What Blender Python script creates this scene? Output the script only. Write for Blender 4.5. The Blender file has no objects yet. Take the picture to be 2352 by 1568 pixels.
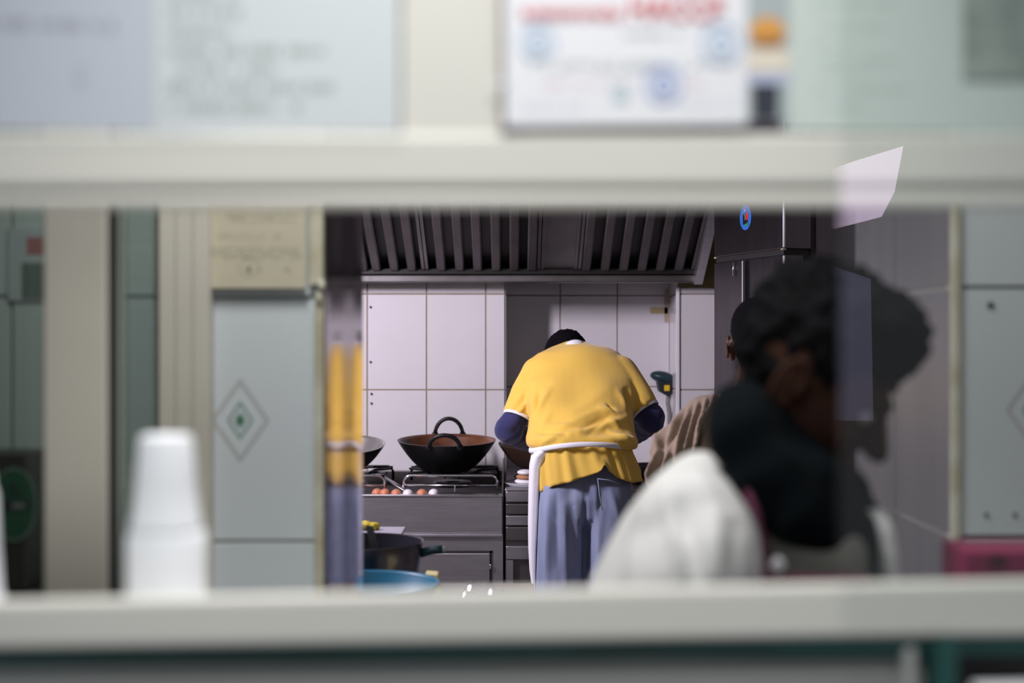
import bpy, bmesh, math, random
from math import sin, cos, pi, radians, sqrt, exp, atan2
from mathutils import Vector, Matrix, Euler, noise

random.seed(7)
SC = bpy.context.scene
COL = SC.collection
W_PX, H_PX = 2352, 1568
FPX = 50 / 36 * W_PX
CAMZ = 1.47

# ------------------------------------------------------------------ camera
cd = bpy.data.cameras.new('camera')
cam = bpy.data.objects.new('camera', cd)
COL.objects.link(cam)
cam.location = (0, 0, CAMZ)
cam.rotation_euler = (radians(90), 0, 0)
cd.lens = 50
cd.sensor_width = 36
cd.clip_start = 0.05
cd.dof.use_dof = True
cd.dof.focus_distance = 4.75
cd.dof.aperture_fstop = 2.05
cd.dof.aperture_blades = 0
SC.camera = cam

# ------------------------------------------------------------------ world and lights
wd = bpy.data.worlds.new('world')
SC.world = wd
wd.use_nodes = True
bg = wd.node_tree.nodes['Background']
bg.inputs['Color'].default_value = (0.80, 0.86, 0.92, 1)
bg.inputs['Strength'].default_value = 0.34


def spot(name, loc, target, power, color, size, angle, blend):
    l = bpy.data.lights.new(name, 'SPOT')
    l.energy = power
    l.color = color
    l.shadow_soft_size = size
    l.spot_size = radians(angle)
    l.spot_blend = blend
    o = bpy.data.objects.new(name, l)
    COL.objects.link(o)
    o.location = loc
    o.rotation_euler = (Vector(target) - Vector(loc)).to_track_quat('-Z', 'Y').to_euler()
    return o


def area(name, loc, target, power, color, sx, sy, spread=180):
    l = bpy.data.lights.new(name, 'AREA')
    l.shape = 'RECTANGLE'
    l.size = sx
    l.size_y = sy
    l.energy = power
    l.color = color
    l.spread = radians(spread)
    o = bpy.data.objects.new(name, l)
    COL.objects.link(o)
    o.location = loc
    o.rotation_euler = (Vector(target) - Vector(loc)).to_track_quat('-Z', 'Y').to_euler()
    return o


# street side downlight over the window, serving area lamp, kitchen tube on the left
spot('street_downlight', (-0.03, 0.40, 2.62), (0.0, 1.2, 1.45), 70, (1.0, 0.985, 0.94), 0.08, 62, 1.0)
area('serving_lamp', (-0.25, 1.66, 2.53), (-0.1, 1.75, 0), 14.5, (1.0, 0.98, 0.97), 0.5, 0.12)
area('lapel_fill', (0.80, 1.50, 2.53), (0.75, 1.7, 0), 2.2, (1.0, 0.98, 0.97), 0.3, 0.12)  # unseen fill light added to brighten the coat lapel
area('kitchen_lamp', (-1.50, 3.85, 2.32), (0.0, 5.5, 1.1), 65, (0.95, 0.86, 1.0), 0.2, 0.5)
area('worktable_fill', (-0.75, 3.25, 2.52), (-0.6, 3.5, 0), 1.2, (0.95, 0.88, 1.0), 0.5, 0.12)  # added fill over the work table, no fixture there

vs = SC.view_settings
vs.view_transform = 'Standard'
vs.look = 'None'
vs.exposure = 0.0
vs.gamma = 1.0
vs.use_curve_mapping = False
SC.cycles.max_bounces = 8
SC.cycles.transparent_max_bounces = 12


# ------------------------------------------------------------------ placement helpers
def P(px, py, d):
    """world point on the sight line of photo pixel (px, py) at distance d along +Y"""
    return Vector(((px - W_PX / 2) / FPX * d, d, CAMZ - (py - H_PX / 2) / FPX * d))


def Zp(py, d):
    return CAMZ - (py - H_PX / 2) / FPX * d


def Xp(px, d):
    return (px - W_PX / 2) / FPX * d


# window plane: turned 4.5 degrees
WA = radians(4.5)
W0 = Vector((0, 1.2, 0))
WM = Matrix.Translation(W0) @ Matrix.Rotation(WA, 4, 'Z')


def W(px, py, off=0.0):
    """(u, z) where the sight line of a pixel meets the window plane moved inwards by off"""
    dx = (px - W_PX / 2) / FPX
    dz = -(py - H_PX / 2) / FPX
    n = Vector((-sin(WA), cos(WA)))
    q = Vector((W0.x, W0.y)) + n * off
    t = q.dot(n) / (Vector((dx, 1)).dot(n))
    hit = Vector((dx * t, t)) - Vector((W0.x, W0.y))
    return hit.dot(Vector((cos(WA), sin(WA)))), CAMZ + dz * t


# ------------------------------------------------------------------ materials
MATS = {}


def mat(name, color, rough=0.6, metal=0.0, noise_amt=0.0, noise_scale=8.0, stretch=(1, 1, 1), color2=None,
        bump=0.0, bump_scale=60.0, bump_stretch=None, spec=0.5, sheen=0.0, emit=None, coat=0.0, bump_dist=0.004):
    if name in MATS:
        return MATS[name]
    m = bpy.data.materials.new(name)
    m.use_nodes = True
    nt = m.node_tree
    b = nt.nodes['Principled BSDF']
    b.inputs['Base Color'].default_value = (*color, 1)
    b.inputs['Roughness'].default_value = rough
    b.inputs['Metallic'].default_value = metal
    b.inputs['Specular IOR Level'].default_value = spec
    b.inputs['Sheen Weight'].default_value = sheen
    b.inputs['Coat Weight'].default_value = coat
    tc = nt.nodes.new('ShaderNodeTexCoord')
    if noise_amt > 0:
        mp = nt.nodes.new('ShaderNodeMapping')
        mp.inputs['Scale'].default_value = stretch
        nt.links.new(tc.outputs['Object'], mp.inputs['Vector'])
        nz = nt.nodes.new('ShaderNodeTexNoise')
        nz.inputs['Scale'].default_value = noise_scale
        nz.inputs['Detail'].default_value = 5
        nt.links.new(mp.outputs['Vector'], nz.inputs['Vector'])
        rp = nt.nodes.new('ShaderNodeValToRGB')
        rp.color_ramp.elements[0].position = 0.35
        rp.color_ramp.elements[1].position = 0.68
        c2 = color2 or tuple(c * 0.6 for c in color)
        rp.color_ramp.elements[0].color = (*color, 1)
        rp.color_ramp.elements[1].color = (*[color[i] * (1 - noise_amt) + c2[i] * noise_amt for i in range(3)], 1)
        nt.links.new(nz.outputs['Fac'], rp.inputs['Fac'])
        nt.links.new(rp.outputs['Color'], b.inputs['Base Color'])
    if bump > 0:
        mp2 = nt.nodes.new('ShaderNodeMapping')
        mp2.inputs['Scale'].default_value = bump_stretch or (1, 1, 1)
        nt.links.new(tc.outputs['Object'], mp2.inputs['Vector'])
        n2 = nt.nodes.new('ShaderNodeTexNoise')
        n2.inputs['Scale'].default_value = bump_scale
        n2.inputs['Detail'].default_value = 4
        nt.links.new(mp2.outputs['Vector'], n2.inputs['Vector'])
        bp = nt.nodes.new('ShaderNodeBump')
        bp.inputs['Strength'].default_value = bump
        bp.inputs['Distance'].default_value = bump_dist
        nt.links.new(n2.outputs['Fac'], bp.inputs['Height'])
        nt.links.new(bp.outputs['Normal'], b.inputs['Normal'])
    if emit:
        b.inputs['Emission Color'].default_value = (*emit[0], 1)
        b.inputs['Emission Strength'].default_value = emit[1]
    MATS[name] = m
    return m


def glass_mat(name, tint, ior=1.66):
    m = bpy.data.materials.new(name)
    m.use_nodes = True
    nt = m.node_tree
    nt.nodes.clear()
    out = nt.nodes.new('ShaderNodeOutputMaterial')
    tr = nt.nodes.new('ShaderNodeBsdfTransparent')
    tr.inputs['Color'].default_value = (*tint, 1)
    gl = nt.nodes.new('ShaderNodeBsdfGlossy')
    gl.inputs['Roughness'].default_value = 0.0
    fr = nt.nodes.new('ShaderNodeFresnel')
    fr.inputs['IOR'].default_value = ior
    mx = nt.nodes.new('ShaderNodeMixShader')
    geo = nt.nodes.new('ShaderNodeNewGeometry')   # the sheet reflects once, on the face the light meets first
    inv = nt.nodes.new('ShaderNodeMath')
    inv.operation = 'SUBTRACT'
    inv.inputs[0].default_value = 1.0
    nt.links.new(geo.outputs['Backfacing'], inv.inputs[1])
    ml = nt.nodes.new('ShaderNodeMath')
    ml.operation = 'MULTIPLY'
    nt.links.new(fr.outputs['Fac'], ml.inputs[0])
    nt.links.new(inv.outputs[0], ml.inputs[1])
    nt.links.new(ml.outputs[0], mx.inputs['Fac'])
    nt.links.new(tr.outputs['BSDF'], mx.inputs[1])
    nt.links.new(gl.outputs['BSDF'], mx.inputs[2])
    nt.links.new(mx.outputs['Shader'], out.inputs['Surface'])
    MATS[name] = m
    return m


M_frame = mat('cream_aluminium', (0.74, 0.73, 0.68), 0.42, noise_amt=0.25, noise_scale=3, color2=(0.66, 0.64, 0.58))
M_post = mat('beige_aluminium', (0.60, 0.58, 0.50), 0.45, noise_amt=0.5, noise_scale=4, color2=(0.52, 0.49, 0.43))
M_gasket = mat('dark_gasket', (0.03, 0.027, 0.025), 0.7)
M_black = mat('black_rubber', (0.012, 0.012, 0.013), 0.6)
M_tile = mat('near_tile_glaze', (0.62, 0.67, 0.70), 0.25, noise_amt=0.35, noise_scale=5, color2=(0.56, 0.62, 0.63))
M_tile_k = mat('white_tile_glaze', (0.74, 0.72, 0.74), 0.16, noise_amt=0.25, noise_scale=6, color2=(0.66, 0.63, 0.62),
               bump=0.05, bump_scale=12)
M_grout = mat('tan_grout', (0.33, 0.27, 0.18), 0.9, noise_amt=0.6, noise_scale=20)
M_grout_n = mat('grey_grout', (0.26, 0.28, 0.25), 0.9)
M_trim = mat('cream_trim', (0.62, 0.62, 0.52), 0.5, noise_amt=0.9, noise_scale=14, color2=(0.40, 0.36, 0.22))
M_steel = mat('brushed_steel', (0.52, 0.50, 0.53), 0.40, 1.0, noise_amt=0.35, noise_scale=9, stretch=(1, 1, 6),
              bump=0.08, bump_scale=40, bump_stretch=(0.3, 0.3, 8))
M_steel_d = mat('greasy_steel', (0.22, 0.21, 0.21), 0.42, 1.0, noise_amt=0.6, noise_scale=7, color2=(0.13, 0.12, 0.11),
                bump=0.1, bump_scale=30)
M_mirror = mat('polished_steel', (0.70, 0.67, 0.68), 0.085, 1.0, bump=0.20, bump_scale=14, bump_stretch=(4, 4, 0.16),
               bump_dist=0.003)
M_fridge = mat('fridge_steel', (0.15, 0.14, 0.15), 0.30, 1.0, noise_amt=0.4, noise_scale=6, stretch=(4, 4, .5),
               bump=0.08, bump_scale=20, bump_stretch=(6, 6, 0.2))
M_chrome = mat('bright_chrome', (0.85, 0.84, 0.88), 0.15, 1.0)
M_iron = mat('cast_iron', (0.008, 0.008, 0.009), 0.42, 0.3, bump=0.4, bump_scale=50)
M_rust = mat('seasoned_pan_inside', (0.20, 0.075, 0.03), 0.4, 0.3, noise_amt=1.0, noise_scale=9, color2=(0.03, 0.014, 0.012))
M_wall = mat('plaster', (0.38, 0.37, 0.35), 0.9, noise_amt=0.3, noise_scale=2)
M_ochre = mat('ochre_plaster', (0.42, 0.32, 0.15), 0.8, noise_amt=0.5, noise_scale=4)
M_floor = mat('floor_tile', (0.38, 0.36, 0.34), 0.5, noise_amt=0.5, noise_scale=4)
M_ceil = mat('ceiling_paint', (0.34, 0.33, 0.32), 0.9)
M_paper = mat('white_paper', (0.80, 0.82, 0.86), 0.8)
M_paper_l = mat('lavender_paper', (0.66, 0.68, 0.78), 0.8)
M_paper_w = mat('bright_paper', (0.84, 0.85, 0.90), 0.7)
M_paper_g = mat('green_paper', (0.62, 0.70, 0.67), 0.8)
M_ink_l = mat('faded_ink', (0.42, 0.45, 0.46), 0.8)
M_ink_p = mat('purple_ink', (0.42, 0.42, 0.52), 0.8)
M_ink_g = mat('green_ink', (0.50, 0.58, 0.55), 0.8)
M_red = mat('red_ink', (0.68, 0.12, 0.14), 0.8)
M_pink = mat('pink_ink', (0.78, 0.62, 0.68), 0.8)
M_blue = mat('pale_blue_ink', (0.55, 0.65, 0.80), 0.8)
M_shadow_ink = mat('brown_shadow_ink', (0.20, 0.15, 0.14), 0.8)
M_yellow = mat('yellow_knit', (0.80, 0.52, 0.085), 0.9, noise_amt=0.25, noise_scale=5, color2=(0.72, 0.44, 0.06),
               sheen=0.25, bump=0.35, bump_scale=260, bump_dist=0.001)
M_white_cl = mat('white_cloth', (0.82, 0.82, 0.86), 0.8, bump=0.2, bump_scale=50)
M_coat = mat('white_coat_cloth', (0.86, 0.86, 0.85), 0.85, bump=0.1, bump_scale=30)
M_jeans = mat('washed_blue_denim', (0.27, 0.31, 0.45), 0.85, noise_amt=0.7, noise_scale=7, stretch=(2.5, 2.5, .5),
              color2=(0.15, 0.18, 0.29), bump=0.4, bump_scale=300, bump_dist=0.001)
M_navy = mat('navy_knit', (0.022, 0.024, 0.105), 0.9, sheen=0.3)
M_beige = mat('beige_knit', (0.36, 0.27, 0.20), 0.85, noise_amt=0.4, noise_scale=8, sheen=0.1)
M_skin = mat('brown_skin', (0.13, 0.055, 0.033), 0.5, noise_amt=0.3, noise_scale=10)
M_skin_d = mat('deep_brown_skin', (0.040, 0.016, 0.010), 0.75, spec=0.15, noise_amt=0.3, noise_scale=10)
M_hair = mat('black_hair', (0.002, 0.002, 0.003), 0.8, bump=0.4, bump_scale=60, bump_dist=0.004, spec=0.10)
M_hair_s = mat('cropped_black_hair', (0.003, 0.0025, 0.004), 0.9, spec=0.1, bump=0.6, bump_scale=240, bump_dist=0.002)
M_scarf = mat('dark_teal_scarf', (0.0016, 0.0038, 0.0055), 1.0, spec=0.15, bump=0.4, bump_scale=60)
M_maroon = mat('maroon_cloth', (0.10, 0.008, 0.04), 0.8)
M_magenta = mat('magenta_cloth', (0.35, 0.03, 0.22), 0.8)
M_olive = mat('olive_grey_cloth', (0.26, 0.26, 0.23), 0.85)
M_trouser = mat('dark_trouser', (0.03, 0.03, 0.04), 0.9)
M_shoe = mat('black_shoe', (0.01, 0.01, 0.01), 0.4)
M_cup = mat('white_foam', (0.86, 0.88, 0.93), 0.6)
M_teal = mat('teal_plastic', (0.01, 0.15, 0.26), 0.35)
M_dteal = mat('dark_teal_plastic', (0.006, 0.035, 0.045), 0.45)
M_yel_p = mat('yellow_plastic', (0.75, 0.48, 0.02), 0.5)
M_food = mat('scrambled_yellow_food', (0.70, 0.52, 0.04), 0.6, noise_amt=0.7, noise_scale=30, color2=(0.40, 0.38, 0.03))
M_egg = mat('brown_egg_shell', (0.62, 0.24, 0.13), 0.5)
M_egg_w = mat('white_egg_shell', (0.80, 0.78, 0.82), 0.5)
M_sheet = mat('yellowed_sheet', (0.54, 0.50, 0.38), 0.8, noise_amt=0.5, noise_scale=12, color2=(0.46, 0.44, 0.33))
M_sheet_ink = mat('sheet_ink', (0.36, 0.34, 0.26), 0.8)
M_brown_l = mat('tan_line', (0.33, 0.30, 0.25), 0.5)
M_green_l = mat('green_glaze', (0.08, 0.22, 0.15), 0.4)
M_screw = mat('grey_screw', (0.10, 0.11, 0.12), 0.5, 0.5)
M_tape = mat('tan_tape', (0.48, 0.37, 0.20), 0.7)
M_card = mat('pale_yellow_card', (0.70, 0.64, 0.32), 0.7)
M_glass = glass_mat('clear_glass', (0.975, 0.985, 0.98))
M_glass_g = glass_mat('green_tinted_glass', (0.60, 0.65, 0.61))
M_wrap = glass_mat('clear_plastic_film', (0.86, 0.88, 0.90), 1.55)
M_glass_edge = mat('green_glass_edge', (0.02, 0.11, 0.10), 0.3, noise_amt=0.9, noise_scale=5, stretch=(1, 1, 0.2), color2=(0.012, 0.04, 0.035))


# ------------------------------------------------------------------ mesh builder
class MB:
    def __init__(self):
        self.bm = bmesh.new()
        self.mats = []

    def mi(self, m):
        if m not in self.mats:
            self.mats.append(m)
        return self.mats.index(m)

    def _tag(self, faces, m):
        k = self.mi(m)
        for f in faces:
            f.material_index = k

    def box(self, lo, hi, m, bev=0.0):
        lo, hi = Vector(lo), Vector(hi)
        vs_ = [self.bm.verts.new((x, y, z)) for x in (lo.x, hi.x) for y in (lo.y, hi.y) for z in (lo.z, hi.z)]
        idx = [(0, 1, 3, 2), (4, 6, 7, 5), (0, 4, 5, 1), (2, 3, 7, 6), (0, 2, 6, 4), (1, 5, 7, 3)]
        fs = [self.bm.faces.new([vs_[i] for i in q]) for q in idx]
        self._tag(fs, m)
        if bev > 0:
            es = list({e for f in fs for e in f.edges})
            r = bmesh.ops.bevel(self.bm, geom=es, offset=bev, segments=2, affect='EDGES', profile=0.5)
            self._tag(r['faces'], m)
        return self

    def prism(self, pts, axis, a, b, m, bev=0.0):
        """polygon of (p, q) extruded along axis from a to b; axis 'y' -> (p, a, q); 'x' -> (a, p, q); 'z' -> (p, q, a)"""
        def mk(p, q, t):
            return {'y': (p, t, q), 'x': (t, p, q), 'z': (p, q, t)}[axis]
        v0 = [self.bm.verts.new(mk(p, q, a)) for p, q in pts]
        v1 = [self.bm.verts.new(mk(p, q, b)) for p, q in pts]
        fs = [self.bm.faces.new(v0), self.bm.faces.new(v1[::-1])]
        n = len(pts)
        for i in range(n):
            fs.append(self.bm.faces.new([v0[i], v1[i], v1[(i + 1) % n], v0[(i + 1) % n]]))
        self._tag(fs, m)
        if bev > 0:
            es = list({e for f in fs for e in f.edges})
            r = bmesh.ops.bevel(self.bm, geom=es, offset=bev, segments=2, affect='EDGES', profile=0.5)
            self._tag(r['faces'], m)
        return self

    def rings(self, rings, m, cap0=True, cap1=True, closed=False):
        rv = [[self.bm.verts.new(p) for p in r] for r in rings]
        n = len(rv[0])
        fs = []
        cnt = len(rv) if closed else len(rv) - 1
        for i in range(cnt):
            A, B = rv[i], rv[(i + 1) % len(rv)]
            for j in range(n):
                fs.append(self.bm.faces.new([A[j], A[(j + 1) % n], B[(j + 1) % n], B[j]]))
        if not closed:
            if cap0:
                fs.append(self.bm.faces.new(rv[0][::-1]))
            if cap1:
                fs.append(self.bm.faces.new(rv[-1]))
        for f in fs:
            f.smooth = True
        self._tag(fs, m)
        return fs

    def lathe(self, prof, m, c=(0, 0, 0), seg=48, cap0=False, cap1=False, mat_rot=None):
        c = Vector(c)
        rs = []
        for r, z in prof:
            ring = []
            for k in range(seg):
                a = 2 * pi * k / seg
                v = Vector((max(r, 1e-4) * cos(a), max(r, 1e-4) * sin(a), z))
                if mat_rot:
                    v = mat_rot @ v
                ring.append(c + v)
            rs.append(ring)
        return self.rings(rs, m, cap0, cap1)

    def tube(self, pts, r, m, seg=10, closed=False, r1=None, flat=None):
        pts = [Vector(p) for p in pts]
        n = len(pts)
        rs = []
        for i, p in enumerate(pts):
            if closed:
                t = pts[(i + 1) % n] - pts[i - 1]
            else:
                t = pts[min(i + 1, n - 1)] - pts[max(i - 1, 0)]
            t.normalize()
            up = Vector((0, 0, 1)) if abs(t.z) < 0.95 else Vector((0, 1, 0))
            s = t.cross(up).normalized()
            u = s.cross(t).normalized()
            rr = r if r1 is None else r + (r1 - r) * i / max(1, n - 1)
            k2 = flat if flat else 1.0
            rs.append([p + s * rr * cos(2 * pi * k / seg) + u * rr * k2 * sin(2 * pi * k / seg) for k in range(seg)])
        return self.rings(rs, m, closed=closed)

    def ell(self, c, r, m, rot=None, seg=24, ring=14):
        mtx = Matrix.Translation(Vector(c)) @ (rot.to_matrix().to_4x4() if rot else Matrix()) @ Matrix.Diagonal((*r, 1))
        before = set(self.bm.faces)
        bmesh.ops.create_uvsphere(self.bm, u_segments=seg, v_segments=ring, radius=1, matrix=mtx)
        fs = [f for f in self.bm.faces if f not in before]
        for f in fs:
            f.smooth = True
        self._tag(fs, m)

    def cap(self, p0, p1, r0, r1, m, seg=18):
        p0, p1 = Vector(p0), Vector(p1)
        d = p1 - p0
        L = d.length
        q = d.to_track_quat('Z', 'Y').to_matrix()
        prof = []
        for k in range(6):
            a = pi / 2 * (1 - k / 5)
            prof.append((r0 * cos(a), -r0 * sin(a)))
        for k in range(6):
            a = pi / 2 * k / 5
            prof.append((r1 * cos(a), L + r1 * sin(a)))
        self.lathe(prof, m, p0, seg, True, True, q)

    def quad(self, a, b, c, d, m):
        f = self.bm.faces.new([self.bm.verts.new(v) for v in (a, b, c, d)])
        self._tag([f], m)

    def build(self, name, parent=None, smooth=False, matrix=None, recalc=True):
        if recalc:
            bmesh.ops.recalc_face_normals(self.bm, faces=self.bm.faces)
        if smooth:
            for f in self.bm.faces:
                f.smooth = True
        me = bpy.data.meshes.new(name)
        self.bm.to_mesh(me)
        self.bm.free()
        for m in self.mats:
            me.materials.append(m)
        o = bpy.data.objects.new(name, me)
        COL.objects.link(o)
        if parent:
            o.parent = parent
        if matrix is not None:
            o.matrix_world = matrix
        return o


def tag(o, label=None, cat=None, group=None, kind=None):
    if label:
        o['label'] = label
    if cat:
        o['category'] = cat
    if group:
        o['group'] = group
    if kind:
        o['kind'] = kind
    return o


def empty(name, loc, label, cat, group=None):
    o = bpy.data.objects.new(name, None)
    COL.objects.link(o)
    o.location = loc
    o.empty_display_size = 0.05
    bpy.context.view_layer.update()
    return tag(o, label, cat, group)


def adopt(parent, *kids):
    """parent without moving"""
    inv = Matrix.Translation(-parent.location) if parent.rotation_euler.z == 0 else parent.matrix_basis.inverted()
    by = {}
    for k in kids:
        by.setdefault(k.name.split('.')[0], k)
    for k in kids:
        base = k.name.split('.')[0]
        host = {'ear': 'body', 'eye': 'body', 'pocket_seam': 'jeans', 'white_button': 'white_coat', 'hinge_pin': 'door', 'round_sticker': 'door',
                'grip_profile': 'door', 'small_bracket': 'door', 'edge_highlight': 'door', 'emblem': 'dark_box', 'yellow_tag': 'regulator_body',
                'hair': 'body', 'curly_hair': 'body', 'handle': 'pan_body', 'loop_handle': 'pan_shell', 'glass_edge': 'glass_panel',
                'white_cuff': 'yellow_top', 'top_flounce': 'yellow_top', 'front_rail': 'front_panel', 'dark_mark': 'pack_body'}.get(base)
        if host in by:
            k.parent = by[host]
            continue
        k.parent = parent
        k.matrix_parent_inverse = inv
    return kids[0]


def remesh(o, voxel, smooth_it=6, fac=0.5, disp=None, sub=0):
    """fuse the overlapping volumes of o into one continuous surface, then fold it"""
    md = o.modifiers.new('r', 'REMESH')
    md.mode = 'VOXEL'
    md.voxel_size = voxel
    md.use_smooth_shade = True
    if smooth_it:
        s = o.modifiers.new('s', 'SMOOTH')
        s.iterations = smooth_it
        s.factor = fac
    bpy.context.view_layer.update()
    dg = bpy.context.evaluated_depsgraph_get()
    me = bpy.data.meshes.new_from_object(o.evaluated_get(dg))
    mats = [m for m in o.data.materials]
    o.modifiers.clear()
    o.data = me
    me.materials.clear()
    me.materials.append(mats[0])
    for p in me.polygons:
        p.use_smooth = True
        p.material_index = 0
    if disp:
        co = [v.co.copy() for v in me.vertices]
        no = [v.normal.copy() for v in me.vertices]
        for v, c, n in zip(me.vertices, co, no):
            v.co = c + n * disp(o.matrix_basis @ c, n)
    me.update()
    return o


def pix(v):
    return W_PX / 2 + v.x / v.y * FPX, H_PX / 2 - (v.z - CAMZ) / v.y * FPX


def segd(px, py, a, b):
    ax, ay = a
    bx, by = b
    L = (bx - ax) ** 2 + (by - ay) ** 2
    t = max(0, min(1, ((px - ax) * (bx - ax) + (py - ay) * (by - ay)) / L))
    return sqrt((px - ax - t * (bx - ax)) ** 2 + (py - ay - t * (by - ay)) ** 2), t


def folds(lines, base_noise=0.0, nscale=6.0, nstretch=(1, 1, 1)):
    """sculpted creases: list of (a, b, width, height), tapering to both ends; only on the side seen here"""
    def f(v, n):
        h = 0
        if n.y < 0.4:
            px, py = pix(v)
            for a, b, w, amp in lines:
                dd, t = segd(px, py, a, b)
                if dd < w * 3:
                    h += amp * exp(-(dd / w) ** 2) * (0.25 + 0.75 * sin(pi * min(1, max(0, t * 0.9 + 0.05))))
        if base_noise:
            h += base_noise * noise.noise(Vector((v.x * nstretch[0], v.y * nstretch[1], v.z * nstretch[2])) * nscale)
        return h
    return f


def ring_rows(rows, seg=40, power=2.3):
    """rows of (py, left_px, right_px, depth, half_thickness): horizontal oval sections"""
    rs = []
    for py, l, r, d, th in rows:
        cx = Xp((l + r) / 2, d)
        hw = (Xp(r, d) - Xp(l, d)) / 2
        z = Zp(py, d)
        ring = []
        for k in range(seg):
            a = 2 * pi * k / seg
            ca, sa = cos(a), sin(a)
            ex = abs(ca) ** (2 / power) * (1 if ca >= 0 else -1)
            ey = abs(sa) ** (2 / power) * (1 if sa >= 0 else -1)
            ring.append(Vector((cx + hw * ex, d + th * ey, z)))
        rs.append(ring)
    return rs


def text_mesh(name, body, size, m, matrix, parent=None, thick=0.0004, align='CENTER', sx=1.0):
    cu = bpy.data.curves.new(name, 'FONT')
    cu.body = body
    cu.size = size
    cu.align_x = align
    cu.extrude = thick
    cu.offset = size * 0.012
    o = bpy.data.objects.new(name, cu)
    COL.objects.link(o)
    bpy.context.view_layer.update()
    me = bpy.data.meshes.new_from_object(o.evaluated_get(bpy.context.evaluated_depsgraph_get()))
    bpy.data.objects.remove(o)
    me.materials.clear()
    me.materials.append(m)
    o = bpy.data.objects.new(name, me)
    COL.objects.link(o)
    o.matrix_world = matrix @ Matrix.Diagonal((sx, 1, 1, 1))
    if parent:
        o.parent = parent
    return o


# ================================================================== ROOM SHELL
def struct(o):
    o['kind'] = 'structure'
    return o


def tile_rect(mb, u0, u1, z0, z1, us, zs, to3, mt, mg, gap=0.0022, th=0.004):
    """tiles with real joints; to3(u, z, out) gives the 3D point"""
    U = [u0] + sorted(u for u in us if u0 + 0.01 < u < u1 - 0.01) + [u1]
    Z = [z0] + sorted(z for z in zs if z0 + 0.01 < z < z1 - 0.01) + [z1]
    mb.quad(to3(u0, z0, 0), to3(u1, z0, 0), to3(u1, z1, 0), to3(u0, z1, 0), mg)
    for i in range(len(U) - 1):
        for j in range(len(Z) - 1):
            a, b = U[i] + gap, U[i + 1] - gap
            c, d = Z[j] + gap, Z[j + 1] - gap
            e = 0.0015
            o_ = [(a, c), (b, c), (b, d), (a, d)]
            i_ = [(a + e, c + e), (b - e, c + e), (b - e, d - e), (a + e, d - e)]
            v0 = [mb.bm.verts.new(to3(u, z, 0.0002)) for u, z in o_]
            v1 = [mb.bm.verts.new(to3(u, z, th)) for u, z in i_]
            fs = [mb.bm.faces.new(v1)]
            for k in range(4):
                fs.append(mb.bm.faces.new([v0[k], v0[(k + 1) % 4], v1[(k + 1) % 4], v1[k]]))
            mb._tag(fs, mt)


KX0, KX1, KY1 = -1.7, 1.75, 6.0
zs_far = [1.670 + 0.404 * k for k in range(-5, 4)]
RZ = 2.6
# far wall: left field, recess, right column
mb = MB()
mb.box((KX0, KY1 + 0.01, 0), (-0.035, KY1 + 0.42, RZ), M_wall)
tile_rect(mb, KX0, -0.0294, 0, RZ, [-0.36 + 0.25 * k for k in range(-6, 2)], zs_far,
          lambda u, z, o: Vector((u, KY1 - o, z)), M_tile_k, M_grout)
tile_rect(mb, KY1, KY1 + 0.30, 0, RZ, [], zs_far, lambda u, z, o: Vector((-0.0294 + o, u, z)), M_tile_k, M_grout)
far_wall = struct(mb.build('wall_back'))
mb = MB()
mb.box((-0.035, KY1 + 0.31, 0), (0.70, KY1 + 0.42, RZ), M_wall)
tile_rect(mb, -0.0294, 0.699, 0, RZ, [0.214 + 0.2525 * k for k in range(-1, 3)], [z + 0.004 for z in zs_far],
          lambda u, z, o: Vector((u, KY1 + 0.30 - o, z)), M_tile_k, M_grout)
struct(mb.build('wall_back_recess'))
mb = MB()
mb.box((0.705, KY1 + 0.01, 0), (KX1, KY1 + 0.42, RZ), M_wall)
tile_rect(mb, 0.701, KX1, 0, 1.70, [0.955, 1.205, 1.455], zs_far, lambda u, z, o: Vector((u, KY1 - o, z)), M_tile_k, M_grout)
mb.quad((0.701, KY1 - 0.004, 1.70), (KX1, KY1 - 0.004, 1.70), (KX1, KY1 - 0.004, RZ), (0.701, KY1 - 0.004, RZ), M_ochre)
tile_rect(mb, KY1, KY1 + 0.30, 0, RZ, [], zs_far, lambda u, z, o: Vector((0.701 - o, u, z)), M_tile_k, M_grout)
struct(mb.build('wall_back_right'))
mb = MB()
mb.box((0.692, KY1 - 0.012, 0.3), (0.706, KY1 + 0.004, 1.70), M_white_cl, 0.002)
struct(mb.build('trim_1'))
mb = MB()
mb.box((KX0 - 0.1, 2.35, 0), (KX0, KY1 + 0.42, RZ), M_wall)
struct(mb.build('wall_left'))
mb = MB()
mb.box((KX1, 2.35, 0), (KX1 + 0.1, KY1 + 0.42, RZ), M_wall)
struct(mb.build('wall_right'))
mb = MB()
mb.box((-2.6, -3.6, -0.1), (2.6, KY1 + 0.5, 0), M_floor)
struct(mb.build('floor'))
mb = MB()
mb.box((-2.0, 1.30, RZ), (2.0, KY1 + 0.5, RZ + 0.1), M_ceil)
struct(mb.build('ceiling'))

# partition between serving area and kitchen
LD = 2.353
zs_l = [1.5435 + 0.404 * k for k in range(-4, 3)]
mb = MB()
LXE = Xp(746, LD)
mb.box((-1.7, LD + 0.005, 0), (LXE - 0.002, LD + 0.30, RZ), M_wall)
tile_rect(mb, -1.7, LXE - 0.012, 0, RZ, [-0.327 - 0.25 * k for k in range(0, 6)], zs_l,
          lambda u, z, o: Vector((u, LD - o, z)), M_tile, M_grout_n)


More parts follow.
